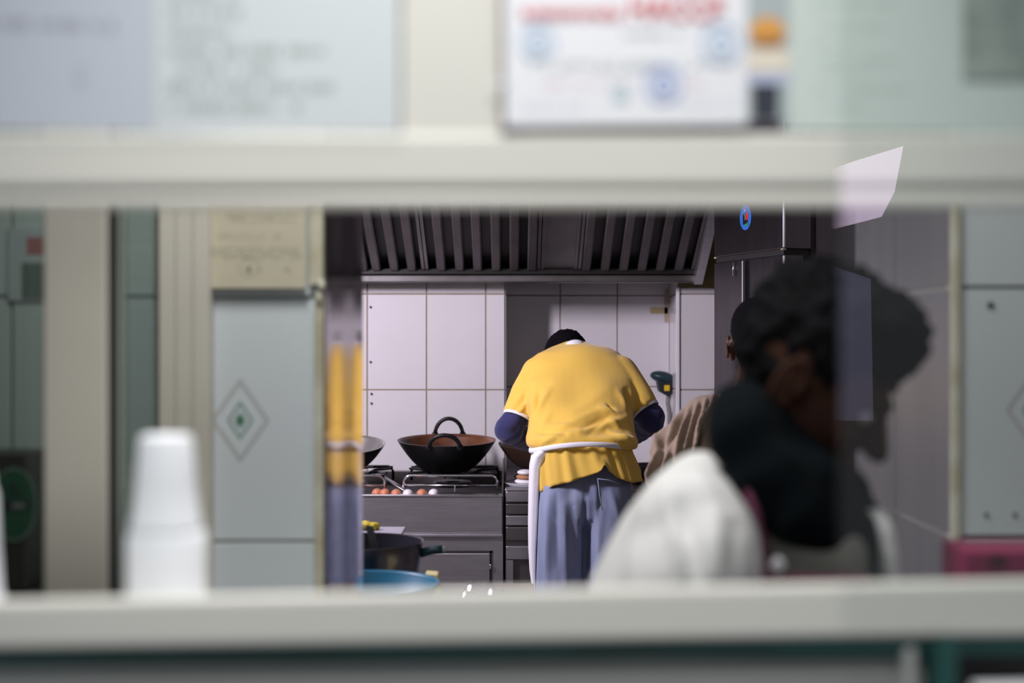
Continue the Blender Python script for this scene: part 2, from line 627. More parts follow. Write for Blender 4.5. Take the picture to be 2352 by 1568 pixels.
def diamond(mb, cx, cz, y):
    def rh(w, h, t, m, yy):
        o_ = [(cx - w, cz), (cx, cz + h), (cx + w, cz), (cx, cz - h)]
        if t is None:
            mb.quad(*[(p[0], yy, p[1]) for p in o_], m)
            return
        k = 1 - t / w
        i_ = [(cx - w * k, cz), (cx, cz + h * k), (cx + w * k, cz), (cx, cz - h * k)]
        for a in range(4):
            b = (a + 1) % 4
            mb.quad((o_[a][0], yy, o_[a][1]), (o_[b][0], yy, o_[b][1]), (i_[b][0], yy, i_[b][1]), (i_[a][0], yy, i_[a][1]), m)
    rh(0.0475, 0.0685, 0.0030, M_brown_l, y - 0.0003)
    rh(0.0415, 0.0600, 0.0007, M_brown_l, y - 0.0003)
    rh(0.0215, 0.0320, 0.0038, M_green_l, y - 0.0003)
    rh(0.0095, 0.0140, None, M_green_l, y - 0.0003)


diamond(mb, -0.449, 1.3396, LD - 0.004)
struct(mb.build('wall_partition_left'))

RD = 2.307
zs_r = [1.5576 + 0.404 * k for k in range(-4, 3)]
RXE = Xp(2183, RD)
mb = MB()
mb.box((RXE + 0.002, RD + 0.005, 0), (1.75, RD + 0.30, RZ), M_wall)
tile_rect(mb, RXE + 0.014, 1.75, 0, RZ, [0.975 + 0.25 * k for k in range(3)], zs_r,
          lambda u, z, o: Vector((u, RD - o, z)), M_tile, M_grout_n)
diamond(mb, 0.848, 1.3586, RD - 0.004)
for (x, y, r) in ((2275, 700, 0.0062), (2265, 1181, 0.0036), (2331, 1181, 0.0036)):
    c = P(x, y, RD - 0.006)
    mb.ell(c, (r, 0.003, r), M_screw, seg=10, ring=6)
struct(mb.build('wall_partition_right'))

# cream corner trims
mb = MB()
mb.prism([(Xp(725, LD), 0), (Xp(745, LD), 0), (Xp(745, LD), Zp(672, LD)), (Xp(725, LD), Zp(672, LD))], 'y', LD - 0.012, LD + 0.02, M_trim, 0.002)
mb.prism([(Xp(712, LD), Zp(660, LD)), (Xp(745, LD), Zp(650, LD)), (Xp(745, LD), 2.2), (Xp(712, LD), 2.2)], 'y', LD - 0.018, LD + 0.02, M_trim, 0.003)
mb.ell(P(738, 655, LD - 0.02), (0.007, 0.006, 0.010), M_trim, seg=12, ring=8)
mb.ell(P(733, 682, LD - 0.016), (0.006, 0.005, 0.012), M_trim, seg=12, ring=8)
struct(mb.build('trim_2'))
mb = MB()
mb.box((RXE, RD - 0.012, 0), (RXE + 0.0145, RD + 0.02, RZ), M_trim, 0.003)
struct(mb.build('trim_3'))
mb = MB()
mb.box((Xp(484, LD), LD - 0.012, Zp(679, LD)), (Xp(713, LD), LD - 0.004, Zp(668, LD)), M_tile, 0.001)
struct(mb.build('trim_4'))

# polished steel reveal on the left of the opening, slightly splayed, in three folded strips
ta = radians(3.35)
jl = 0.385
mb = MB()
p0 = Vector((LXE + 0.001, LD - 0.004))
dirv = Vector((sin(ta), cos(ta)))
nrm = Vector((cos(ta), -sin(ta)))
pts = []
for i in range(25):
    t = i / 24
    w = 0.0008 * sin(t * 2 * pi * 1.5 + 0.6)
    q = p0 + dirv * jl * t + nrm * w
    pts.append((q.x, q.y))
back = [(p0.x + dirv.x * jl - 0.012, p0.y + dirv.y * jl + 0.002), (p0.x - 0.004, p0.y + 0.02)]
mb.prism(pts + back, 'z', 0.0, RZ, M_mirror)
for f in mb.bm.faces:
    f.smooth = False
struct(mb.build('trim_5'))
mb = MB()
mb.prism([(LXE - 0.004, LD + 0.30), (LXE - 0.004, LD + 0.02), (p0.x + dirv.x * jl - 0.014, p0.y + dirv.y * jl),
          (-0.6, p0.y + dirv.y * jl)], 'z', 0, RZ, M_wall)
struct(mb.build('wall_reveal_left'))
# right reveal, grey tiles in depth
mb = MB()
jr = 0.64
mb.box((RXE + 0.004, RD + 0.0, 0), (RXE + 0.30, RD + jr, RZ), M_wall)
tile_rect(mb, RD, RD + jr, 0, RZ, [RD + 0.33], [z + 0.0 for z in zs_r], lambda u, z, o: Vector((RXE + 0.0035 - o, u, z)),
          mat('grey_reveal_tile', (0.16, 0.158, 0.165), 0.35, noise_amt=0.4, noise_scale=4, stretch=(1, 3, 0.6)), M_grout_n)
struct(mb.build('wall_reveal_right'))

# lintel over the opening, out of view, added to block the serving lamp
mb = MB()
mb.box((LXE - 0.002, LD + 0.005, 2.08), (RXE + 0.002, LD + 0.30, RZ), M_wall)
struct(mb.build('wall_lintel'))

# serving area side walls
mb = MB()
mb.box((-1.75, 1.30, 0), (-1.65, 2.36, RZ), M_wall)
struct(mb.build('wall_serving_left'))
mb = MB()
mb.box((1.65, 1.30, 0), (1.75, 2.31, RZ), M_wall)
struct(mb.build('wall_serving_right'))


# ================================================================== SERVING WINDOW (plane turned 4.5 degrees)
def wobj(o):
    o.matrix_world = WM
    return o


UL, UR = -0.80, 0.95


def bar_uz(pl, pr, off=0.0):
    """line through pixel heights pl at x=0 and pr at x=2352, extended to UL..UR -> z at both ends"""
    a = W(0, pl, off)
    b = W(2352, pr, off)
    s = (b[1] - a[1]) / (b[0] - a[0])
    return a[1] + s * (UL - a[0]), a[1] + s * (UR - a[0])


def bar(mb, tl, tr, bl, br, y0, y1, m, bev=0.003):
    zt = bar_uz(tl, tr, y0)
    zb = bar_uz(bl, br, y0)
    mb.prism([(UL, zb[0]), (UR, zb[1]), (UR, zt[1]), (UL, zt[0])], 'y', y0, y1, m, bev)


mb = MB()
bar(mb, 306, 306, 432, 424, 0.0, 0.026, M_frame, 0.004)
bar(mb, 430, 422, 446, 440, 0.012, 0.026, M_frame, 0.001)
bar(mb, 446, 438, 474, 474, 0.002, 0.026, M_frame, 0.004)
o1 = struct(wobj(mb.build('window_1')))
o1['label'] = 'cream aluminium transom of the serving window'
mb = MB()
bar(mb, 1382, 1334, 1492, 1460, 0.0, 0.016, M_frame, 0.005)
o2 = struct(wobj(mb.build('window_2')))
mb = MB()
uA, _ = W(924, 150)
uB, _ = W(1152, 150)
mb.box((uA, 0.004, W(0, 312)[1] - 0.005), (uB, 0.045, 2.05), M_frame, 0.004)
struct(wobj(mb.build('window_3')))

# glass: fixed pane above behind the bars holding the papers, sliding pane on the right, left pane
def pane(name, u0, u1, z0, z1, y, m=M_glass):
    mb = MB()
    mb.box((u0, y, z0), (u1, y + 0.005, z1), m)
    return struct(wobj(mb.build(name)))


zt = 2.05
zb_ = W(1176, 1350)[1]
zsl = W(1176, 430)[1]
uE, _ = W(1926, 700, -0.03)
pane('window_4', uE, 0.93, zb_ - 0.03, zt, -0.036)
pane('window_5', UL + 0.02, W(925, 100, -0.008)[0], W(0, 300)[1], zt, -0.012)
uF = W(372, 700, 0.012)[0]
# facade around the serving window
mb = MB()
mb.box((-2.6, 0.0, 0), (UL, 0.12, 3.0), M_wall)
mb.box((UR, 0.0, 0), (2.6, 0.12, 3.0), M_wall)
mb.box((UL, 0.0, 2.05), (UR, 0.12, 3.0), M_wall)
struct(wobj(mb.build('wall_front')))
# counter front below the sill: green glass edge, grey panel
mb = MB()
bar(mb, 1494, 1462, 1524, 1500, 0.010, 0.040, M_glass_edge, 0.001)
ge = struct(wobj(mb.build('trim_6')))
mb = MB()
zz = bar_uz(1524, 1500, 0.02)
mb.prism([(UL, 0.0), (W(2120, 1520, 0.02)[0], 0.0), (W(2120, 1520, 0.02)[0], zz[1] - 0.002), (UL, zz[0] - 0.002)], 'y', 0.02, 0.06,
         mat('grey_counter_panel', (0.36, 0.37, 0.35), 0.35, 0.2, noise_amt=0.3, noise_scale=2))
mb.prism([(W(2120, 1520, 0.03)[0], 0.0), (UR, 0.0), (UR, zz[1] - 0.001), (W(2120, 1520, 0.03)[0], zz[1] - 0.001)], 'y', 0.045, 0.06,
         mat('dark_counter_panel', (0.05, 0.045, 0.045), 0.5))
struct(wobj(mb.build('wall_counter')))
mb = MB()
mb.box((W(2148, 1540, 0.0)[0], -0.004, 0.6), (W(2196, 1540, 0.0)[0], 0.03, W(2150, 1468)[1]), M_glass_edge, 0.002)
struct(wobj(mb.build('trim_7')))
mb = MB()
mb.box((W(2085, 1540, 0.0)[0], 0.006, 0.6), (W(2112, 1540, 0.0)[0], 0.021, W(2150, 1490)[1]), mat('grey_strip', (0.45, 0.46, 0.45), 0.4), 0.003)
struct(wobj(mb.build('trim_8')))
# white object at the lower right corner in front of the counter
mb = MB()
mb.box((W(2222, 1560)[0], -0.03, W(2222, 1562)[1] - 0.05), (W(2460, 1560)[0], -0.005, W(2222, 1562)[1]), M_paper_w, 0.002)
nb = wobj(mb.build('notice_board'))
tag(nb, 'white edged notice at the bottom right corner below the window sill', 'notice')

# inside ledge carrying the cups
mb = MB()
LEDZ = Zp(1368, 1.33)
mb.box((-0.75, 0.0165, LEDZ - 0.03), (0.93, 0.150, LEDZ), M_frame, 0.003)
struct(wobj(mb.build('trim_9')))


# ------------------------------------------------------------------ papers on the window
def paper(name, label, corners, m, off=-0.003, lines=(), th=0.0006, cat='notice', group=None):
    """corners: pixel TL, TR, BR, BL on the window plane"""
    mb = MB()
    pts = [W(x, y, off) for x, y in corners]
    mb.prism([pts[3], pts[2], pts[1], pts[0]], 'y', off, off + th, m)
    for (x0, y0, x1, y1, mm) in lines:
        a, b, c, d = (W(x0, y0, off), W(x1, y0, off), W(x1, y1, off), W(x0, y1, off))
        mb.quad(*[(p[0], off - 0.0003, p[1]) for p in (d, c, b, a)], mm)
    return tag(wobj(mb.build(name)), label, cat, group)


def streaks(x0, x1, y, h, m, seed, tilt=0):
    """a line of writing: word-sized strokes"""
    r = random.Random(seed)
    out = []
    x = x0
    while x < x1 - 8:
        w = r.uniform(9, 20)
        if r.random() < 0.18:
            x += r.uniform(10, 22)
            continue
        w = min(w, x1 - x)
        hh = h * r.uniform(0.5, 1.0)
        out.append((x, y - hh / 2 + tilt * (x - x0), x + w * 0.72, y + hh / 2 + tilt * (x - x0), m))
        x += w
    return out


ln = []
for i, (y, xe) in enumerate(((-12, 560), (30, 560), (75, 530), (118, 755), (160, 640), (202, 790), (246, 712))):
    ln += streaks(385, xe, y, 26, M_ink_l, i)
paper('printed_notice', 'white printed sheet with six faint lines of text, left of the bright mullion', [(352, -260), (918, -260), (918, 302), (352, 310)], M_paper, 0.0005, ln)
ln = streaks(-80, 275, 52, 28, M_ink_p, 31, 0.03) + [(175, 150, 195, 205, mat('lavender_mark', (0.57, 0.59, 0.70), 0.8))]
paper('lavender_notice', 'lavender sheet with one dark written line, at the far left top of the window', [(-420, -260), (350, -260), (350, 302), (-420, 288)], M_paper_l, 0.0012, ln)
# certificate with stamps
ln = []
ln += streaks(1430, 1570, 80, 14, M_ink_l, 51)
ln += streaks(1200, 1690, 148, 12, M_ink_l, 52) + streaks(1250, 1600, 160, 10, M_ink_l, 58)
ln += streaks(1250, 1470, 195, 20, M_pink, 53) + streaks(1560, 1620, 195, 20, M_pink, 54)
ln += streaks(1200, 1340, 245, 14, M_paper_l, 55) + streaks(1560, 1690, 240, 14, M_paper_l, 56)
cert = paper('certificate', 'white certificate with red heading and three pale blue round stamps', [(1158, -260), (1718, -260), (1716, 286), (1160, 290)], M_paper_w, -0.006, ln)


def stamp_disc(px, py, rpx, m, name='stamp'):
    mb = MB()
    u, z = W(px, py, -0.007)
    r = rpx * 1.2 / FPX
    for (a, b) in ((0.78, 1.0), (0.0, 0.5)):
        n = 28
        for k in range(n):
            t0, t1 = 2 * pi * k / n, 2 * pi * (k + 1) / n
            mb.quad((u + r * a * cos(t0), -0.0075, z + r * a * sin(t0)), (u + r * b * cos(t0), -0.0075, z + r * b * sin(t0)),
                    (u + r * b * cos(t1), -0.0075, z + r * b * sin(t1)), (u + r * a * cos(t1) + 1e-6, -0.0075, z + r * a * sin(t1)), m)
    o = wobj(mb.build(name))
    o.parent = cert
    o.matrix_parent_inverse = WM.inverted()
    return o


stamp_disc(1235, 95, 44, M_blue)
stamp_disc(1656, 98, 50, M_blue)
stamp_disc(1524, 192, 46, mat('blue_ink', (0.42, 0.50, 0.74), 0.8))
stamp_disc(1425, 212, 22, mat('cyan_ink', (0.60, 0.75, 0.82), 0.8))
RX90 = Matrix.Rotation(radians(90), 4, 'X')
u, z = W(1312, 42, -0.007)
t = text_mesh('heading', 'autocontrollo', 0.0155, M_red, WM @ Matrix.Translation((u, -0.0078, z)) @ RX90, sx=0.98)
t.parent = cert
t.matrix_parent_inverse = WM.inverted()
u, z = W(1552, 44, -0.007)
t = text_mesh('heading', 'HACCP', 0.026, M_red, WM @ Matrix.Translation((u, -0.0078, z)) @ RX90, sx=0.95)
t.parent = cert
t.matrix_parent_inverse = WM.inverted()
# dark card peeking out below the certificate, painted as its shadow
mb = MB()
q = [W(x, y, -0.003) for x, y in ((1148, -250), (1730, -250), (1800, 300), (1600, 298), (1150, 300))]
q2 = [q[4], q[3], q[2], q[1], q[0]]
mb.prism([W(1152, 301, -0.003), W(1560, 299, -0.003), W(1640, 288, -0.003), W(1700, 280, -0.003), W(1700, -250, -0.003), W(1150, -250, -0.003)], 'y', -0.003, -0.001,
         M_shadow_ink)
tag(wobj(mb.build('shadow_card')), 'dark brown card painted as the thin shadow edge under the certificate', 'card')
mb = MB()  # white strip painted in as a highlight on the bar
q = [W(1126, 194, -0.007), W(1166, 194, -0.007), W(1166, 187, -0.007), W(1126, 187, -0.007)]
mb.prism(q, 'y', -0.0085, -0.0078, M_paper_w)
tag(wobj(mb.build('highlight_strip')), 'short white strip painted as a highlight at the left edge of the certificate', 'tape')
# food picture between the sheets
mb = MB()
POFF = -0.0015
pts = [W(x, y, POFF) for x, y in ((1700, 278), (1812, 278), (1812, -260), (1700, -260))]
mb.prism(pts, 'y', POFF, POFF + 0.0006, mat('picture_grey_blue', (0.42, 0.48, 0.50), 0.7))


def pic(poly, m, k):
    f = mb.bm.faces.new([mb.bm.verts.new((W(x, y, POFF)[0], POFF - 0.0003 * k, W(x, y, POFF)[1])) for x, y in poly])
    mb._tag([f], m)


pic([(1700, 112), (1812, 112), (1812, 164), (1700, 164)], mat('cream_print', (0.80, 0.72, 0.60), 0.7), 1)
bun = [(1762 + 42 * cos(a), 74 + 36 * sin(a)) for a in [2 * pi * k / 24 for k in range(24)]]
pic(bun, mat('golden_bun_print', (0.74, 0.36, 0.08), 0.6), 2)
pic([(1724, 88), (1800, 84), (1796, 104), (1760, 110), (1730, 104)], mat('dark_crust_print', (0.38, 0.15, 0.04), 0.6), 3)
pic([(1700, 165), (1812, 165), (1812, 196), (1700, 196)], mat('pale_blue_print', (0.50, 0.55, 0.72), 0.6), 1)
pic([(1726, 192), (1790, 192), (1788, 274), (1727, 274)], mat('navy_print', (0.03, 0.035, 0.055), 0.6), 2)
tag(wobj(mb.build('food_picture')), 'food picture with a golden bun above a navy block, right of the certificate', 'picture')
ln = []
for i, (y, xe) in enumerate(((8, 2060), (25, 1900), (62, 2080), (105, 1950), (140, 2060), (165, 1990), (205, 2090), (245, 1990))):
    ln += streaks(1885 if i % 3 else 1870, xe, y, 13, M_ink_g, 70 + i)
paper('green_notice', 'pale green printed sheet behind the sliding glass, top right of the window', [(1800, -260), (2560, -260), (2560, 306), (1800, 300)], M_paper_g, 0.0008, ln)
mb = MB()
rr = random.Random(4)
q = [W(x, y, -0.001) for x, y in ((2212, 180), (2460, 182), (2460, -200), (2212, -200))]
mb.prism(q, 'y', -0.0022, -0.001, mat('grey_green_photo', (0.23, 0.27, 0.25), 0.6, noise_amt=0.9, noise_scale=26, color2=(0.40, 0.46, 0.42)))
tag(wobj(mb.build('grey_photo')), 'dark grey green photo stuck over the pale green sheet at the top right corner', 'picture')


# ------------------------------------------------------------------ paper cups on the ledge
def cup(base, r0, r1, h, label, group='foam cups upside down on the ledge', scale=1):
    """upside-down cup: rim (r1) at the bottom, closed base (r0) on top; wall with thickness"""
    root = empty('foam_cup', base, label, 'cup', group)
    prof = [(r1 * 0.93, 0.002), (r1 * 1.0, 0.0), (r1 * 1.035, 0.002), (r1 * 1.045, 0.005), (r1 * 1.03, 0.009), (r1 * 0.985, 0.012),
            (r1 * 0.985 + (r0 - r1 * 0.985) * 0.5, h * 0.5), (r0, h - 0.004), (r0 - 0.002, h - 0.0008), (r0 - 0.004, h),
            (r0 - 0.006, h - 0.003), (0.001, h - 0.003)]
    mb = MB()
    mb.lathe(prof, M_cup, (0, 0, 0), 56)
    o = mb.build('cup_wall', root, recalc=True)
    return root


CD = 1.285
cx = Xp(383, CD)
cup(Vector((cx, CD, LEDZ)), 0.0352, 0.0358, 0.067, 'lower white foam cup of the upside-down pair before the beige trim')
# the upper cup sits over the lower one
cup(Vector((Xp(381, CD), CD, LEDZ + 0.0672)), Xp(441, CD) - Xp(381, CD), 0.0305, Zp(998, CD) - LEDZ - 0.0672, 'upper tapering white foam cup stacked on the cup beside the window post')
CD2 = 1.315
cup(Vector((Xp(-68, CD2), CD2 - 0.035, LEDZ)), 0.0345, 0.0395, 0.105, 'lower white foam cup of the stack cut by the left edge', 'foam cups at the left edge')
cup(Vector((Xp(-75, CD2), CD2 - 0.035, LEDZ + 0.092)), 0.026, 0.0355, 0.105, 'upper white foam cup of the stack cut by the left edge', 'foam cups at the left edge')

# ------------------------------------------------------------------ posts standing inside on the left
d1 = 1.8
mb = MB()
mb.prism([(Xp(100, d1), 0), (Xp(250, d1), 0), (Xp(243, d1), 2.3), (Xp(100, d1), 2.3)], 'y', d1, d1 + 0.04, M_post, 0.003)
p_ = mb.build('door_post')
post = empty('glass_door', (Xp(175, d1), d1, 0), 'beige metal door frame post with dark edge seal, left of the cups', 'door')
mb = MB()
mb.prism([(Xp(252, d1), 0), (Xp(265, d1), 0), (Xp(256, d1), 2.3), (Xp(243.5, d1), 2.3)], 'y', d1 + 0.004, d1 + 0.03, M_gasket)
s_ = mb.build('seal')
mb = MB()
mb.box((Xp(-330, d1), d1 + 0.015, 0.1), (Xp(99, d1), d1 + 0.021, 2.2), M_glass_g)
g_ = mb.build('glass_panel')
mb = MB()
mb.box((Xp(266, d1), d1 + 0.010, 0.1), (Xp(276, d1), d1 + 0.028, 2.2), mat('pale_seal', (0.32, 0.36, 0.32), 0.4), 0.001)
e_ = mb.build('glass_edge')
d2 = 2.315
mb = MB()
mb.box((Xp(277, d1), d1 + 0.015, 0.1), (Xp(352, d1), d1 + 0.021, 2.2), M_glass_g)
g2_ = mb.build('glass_panel')
adopt(post, p_, s_, g_, e_, g2_)
mb = MB()
mb.box((Xp(366, d2), d2, 0), (Xp(482, d2), LD - 0.005, 2.3), M_post)
mb.box((Xp(405, d2), d2 - 0.004, 0), (Xp(445, d2), d2 + 0.001, 2.3), M_post, 0.001)
mb.box((Xp(445, d2), d2 - 0.008, 0), (Xp(479, d2), d2 + 0.001, 2.3), M_post, 0.002)
struct(mb.build('trim_10'))

# yellowed sheet on the near wall
mb = MB()
sy = LD - 0.0245
mb.box((Xp(478, LD), sy, Zp(663, LD)), (Xp(708, LD), sy + 0.003, 2.0), M_sheet)


def sline(x0, x1, y, h, m=M_sheet_ink, seed=0):
    for (a, b, c, d, mm) in streaks(x0, x1, y, h, m, seed):
        mb.quad(*[(Xp(x, LD), sy - 0.0004, Zp(y_, LD)) for x, y_ in ((a, d), (c, d), (c, b), (a, b))], mm)


for i, y in enumerate((572, 578, 584, 590, 596)):
    sline(490, 700, y, 2.6, seed=i)
for i, y in enumerate((496, 503, 510)):
    sline(530, 690, y, 4, seed=20 + i)
for i, y in enumerate((540, 548)):
    sline(505, 660, y, 2, seed=40 + i)
sline(598, 680, 621, 8, seed=9)
for k in range(24):
    a0, a1 = 2 * pi * k / 24, 2 * pi * (k + 1) / 24
    cxx, czz = Xp(578, LD), Zp(615, LD)
    R0, R1 = 0.0150, 0.0160
    mb.quad((cxx + R0 * cos(a0), sy - 0.0004, czz + R0 * sin(a0)), (cxx + R1 * cos(a0), sy - 0.0004, czz + R1 * sin(a0)),
            (cxx + R1 * cos(a1), sy - 0.0004, czz + R1 * sin(a1)), (cxx + R0 * cos(a1), sy - 0.0004, czz + R0 * sin(a1)), M_sheet_ink)
mb.quad(*[(Xp(x, LD), sy - 0.0005, Zp(y, LD)) for x, y in ((572, 626), (584, 626), (580, 612), (576, 612))], M_shadow_ink)
tag(mb.build('yellowed_sheet'), 'yellowed sheet with small print and a round emblem above the diamond tile', 'sheet')

# dark box with a green round mark behind the left glass
mb = MB()
bd = 2.30
mb.box((Xp(-120, bd), bd - 0.10, Zp(1330, bd)), (Xp(104, bd), bd + 0.02, Zp(1032, bd)), mat('dark_brown_box', (0.035, 0.03, 0.028), 0.5), 0.003)
bx = mb.build('dark_box')
bxr = empty('coffee_box', (Xp(0, bd), bd, Zp(1330, bd)), 'dark box with a green round emblem behind the glass at the left edge', 'box')
mb = MB()
yb = bd - 0.1035
cxx, czz = Xp(32, yb), Zp(1158, yb)
for (a, b, m_) in ((0.0, 0.052, mat('emblem_green', (0.015, 0.12, 0.07), 0.5)), (0.054, 0.057, mat('emblem_ring', (0.25, 0.42, 0.35), 0.5))):
    for k in range(32):
        a0, a1 = 2 * pi * k / 32, 2 * pi * (k + 1) / 32
        mb.quad((cxx + a * .62 * cos(a0), yb, czz + a * cos(pi / 2 - a0) if False else czz + a * sin(a0)),
                (cxx + b * .62 * cos(a0), yb, czz + b * sin(a0)),
                (cxx + b * .62 * cos(a1), yb, czz + b * sin(a1)), (cxx + a * .62 * cos(a1) + 1e-6, yb, czz + a * sin(a1)), m_)
for (x0, x1, y0, y1) in ((10, 68, 1150, 1172), (18, 40, 1115, 1122), (20, 52, 1130, 1136)):
    mb.quad(*[(Xp(x, yb), yb - 0.0006, Zp(y, yb)) for x, y in ((x0, y1), (x1, y1), (x1, y0), (x0, y0))], mat('emblem_dark', (0.02, 0.022, 0.03), 0.5))
mb.quad(*[(Xp(x, yb), yb - 0.0009, Zp(y, yb)) for x, y in ((28, 1168), (58, 1168), (58, 1154), (28, 1154))], mat('emblem_grey', (0.25, 0.27, 0.30), 0.5))
em = mb.build('emblem')
adopt(bxr, bx, em)
mb = MB()
mb.box((-1.62, bd - 0.16, Zp(1332, bd) - 0.03), (Xp(240, bd), LD - 0.006, Zp(1332, bd) - 0.001), M_steel_d, 0.003)
tag(mb.build('wall_shelf'), 'steel shelf under the dark box with the green emblem', 'shelf')
# faint posters behind the glass at top left
mb = MB()
mb.box((Xp(22, LD), LD - 0.008, Zp(690, LD)), (Xp(118, LD), LD - 0.0055, Zp(524, LD)), mat('bluish_leaflet', (0.55, 0.58, 0.64), 0.7))
mb.quad(*[(Xp(x, LD), LD - 0.0085, Zp(y, LD)) for x, y in ((66, 585), (104, 585), (104, 545), (66, 545))], mat('red_leaflet', (0.45, 0.16, 0.18), 0.7))
mb.quad(*[(Xp(x, LD), LD - 0.0085, Zp(y, LD)) for x, y in ((54, 686), (116, 686), (116, 604), (54, 604))], mat('dark_leaflet', (0.16, 0.2, 0.19), 0.7))
tag(mb.build('leaflet'), 'bluish leaflet with a red patch on the tiles behind the left glass', 'leaflet')

# pink packet at lower right
mb = MB()
pd = 1.62
mb.box((Xp(2216, pd), pd, Zp(1400, pd)), (Xp(2440, pd), pd + 0.09, Zp(1262, pd)), mat('magenta_pack', (0.42, 0.03, 0.13), 0.5), 0.004)
pk = mb.build('pack_body')
mb = MB()
mb.box((Xp(2270, pd), pd - 0.001, Zp(1305, pd)), (Xp(2310, pd), pd + 0.0005, Zp(1272, pd)), mat('pack_dark_mark', (0.12, 0.015, 0.04), 0.5))
pk2 = mb.build('dark_mark')
pkr = empty('pink_packet', (Xp(2320, pd), pd, Zp(1400, pd)), 'magenta packet with a dark mark at the right, below the diamond tile wall', 'packet')
adopt(pkr, pk, pk2)
mb = MB()
zc = Zp(1400, pd)
mb.box((0.56, pd - 0.03, zc - 0.03), (1.6, pd + 0.2, zc), M_steel_d, 0.003)
mb.box((0.60, pd + 0.03, 0), (0.64, pd + 0.07, zc - 0.028), M_steel_d)
mb.box((1.5, pd + 0.03, 0), (1.54, pd + 0.07, zc - 0.028), M_steel_d)
mb.box((0.60, pd + 0.15, 0), (0.64, pd + 0.19, zc - 0.028), M_steel_d)
mb.box((1.5, pd + 0.15, 0), (1.54, pd + 0.19, zc - 0.028), M_steel_d)
tag(mb.build('side_table'), 'narrow steel side table carrying the magenta packet', 'table')


# ------------------------------------------------------------------ lit signs across the street, seen only as reflections
def mirror_pt(v):
    n = Vector((-sin(WA), cos(WA), 0))
    q = W0 + n * -0.036
    return v - n * 2 * (v - q).dot(n)


def street_sign(name, px_poly, vd, color, strength, label, depth=0.06):
    """panel standing behind the photographer, facing the window"""
    front = [mirror_pt(P(x, y, vd)) for x, y in px_poly]
    n = (mirror_pt(P(1176, 784, vd)) - mirror_pt(P(1176, 784, vd - 1))).normalized()
    mb = MB()
    v0 = [mb.bm.verts.new(p) for p in front]
    v1 = [mb.bm.verts.new(p + n * depth) for p in front]
    fs = [mb.bm.faces.new(v0)]
    m = mat(name + '_face_' + str(int(px_poly[0][0])), color, 0.5, emit=(color, strength))
    mb._tag(fs, m)
    k = len(v0)
    fs = [mb.bm.faces.new(v1[::-1])] + [mb.bm.faces.new([v0[i], v1[i], v1[(i + 1) % k], v0[(i + 1) % k]]) for i in range(k)]
    mb._tag(fs, M_steel_d)
    return tag(mb.build(name), label, 'sign')


street_sign('lit_sign', [(1880, 535), (2025, 498), (2055, 440), (2075, 335), (1955, 372), (1880, 400)], 4.6, (0.85, 0.68, 0.92), 7.0,
            'pale lavender lit sign reflected in the sliding glass above the coated man')
street_sign('lit_doorway', [(1880, 966), (2006, 966), (2000, 640), (1880, 600)], 4.9, (0.55, 0.55, 0.80), 1.3,
            'dim bluish lit doorway panel reflected in the sliding glass across the head')

# ================================================================== KITCHEN
# hood
hood = empty('extractor_hood', (0, 5.7, 1.75), 'dark greasy steel extractor hood with slanted baffle slats above the stove', 'extractor hood')
hx0, hx1 = -1.05, 0.75
yb0, zb0 = 5.90, 1.757
yt0, zt0 = 5.22, 2.082
kids = []
mb = MB()
mb.box((hx0, yb0 - 0.02, 1.715), (hx1 + 0.03, yb0 + 0.075, 1.748), M_steel_d, 0.004)
kids.append(mb.build('gutter_strip'))
mb = MB()
mb.box((hx0, yb0 - 0.045, 1.748), (hx1, yb0 + 0.03, 1.770), mat('black_grease', (0.012, 0.010, 0.009), 0.35))
kids.append(mb.build('grease_gutter'))
mb = MB()   # casing above and front lip
dk = mat('hood_inside', (0.05, 0.045, 0.045), 0.5, 0.4)
mb.prism([(yb0 + 0.05, 1.76), (yb0 + 0.05, RZ - 0.02), (5.17, RZ - 0.02), (5.17, 2.11), (5.21, 2.11)], 'x', hx0, hx1, dk)
kids.append(mb.build('casing'))
mb = MB()
mb.prism([(yb0 + 0.075, 1.72), (yb0 + 0.075, RZ - 0.02), (5.15, RZ - 0.02), (5.15, 2.075), (5.21, 2.05), (yb0 - 0.04, 1.705)], 'x', hx1, hx1 + 0.035,
         M_steel, 0.002)
kids.append(mb.build('side_panel'))
# slats in four filters
L = Vector((0, yt0 - yb0, zt0 - zb0))
ns = Vector((0, -L.z, L.y)).normalized()
if ns.z > 0:
    ns = -ns
pitch = 0.0775
fx = -0.955
sl_w = 0.021
groups = [(-1.035, 4), (-0.715, 4), (-0.355, 5), (0.065, 1), (0.20, 0)]
x = hx0 + 0.02
slat_px = [838, 867, 908, 948, 1015, 1057, 1098, 1140, 1181, 1221, 1345, 1388, 1430, 1472, 1514, 1556]
bounds = [(-2000, 978), (978, 1241), (1241, 1325), (1325, 1600)]
ext = [-0.36 - 0.0775 * 0]


def slat(mb, x, half):
    """a U-shaped baffle with rounded foot running up the slope"""
    y0v = Vector((x, yb0, zb0 + 0.012))
    n = 10
    for (dx, w, drop) in ((0, half, 0.030),):
        rs = []
        for k in range(3):
            t = (0.0, 0.06, 1.0)[k]
            base = y0v + L * t
            ww = w * (0.72 if k == 0 else 1)
            dr = drop * (0.55 if k == 0 else 1)
            rs.append([base + Vector((-ww, 0, 0)), base + Vector((-ww, 0, 0)) + ns * dr * 0.8, base + Vector((-ww * 0.7, 0, 0)) + ns * dr,
                       base + Vector((ww * 0.7, 0, 0)) + ns * dr, base + Vector((ww, 0, 0)) + ns * dr * 0.8, base + Vector((ww, 0, 0))])
        fs = mb.rings(rs, mat('slat_steel', (0.17, 0.155, 0.16), 0.5, 0.85, noise_amt=0.6, noise_scale=5, color2=(0.08, 0.07, 0.07)))
        for f in fs:
            f.smooth = False


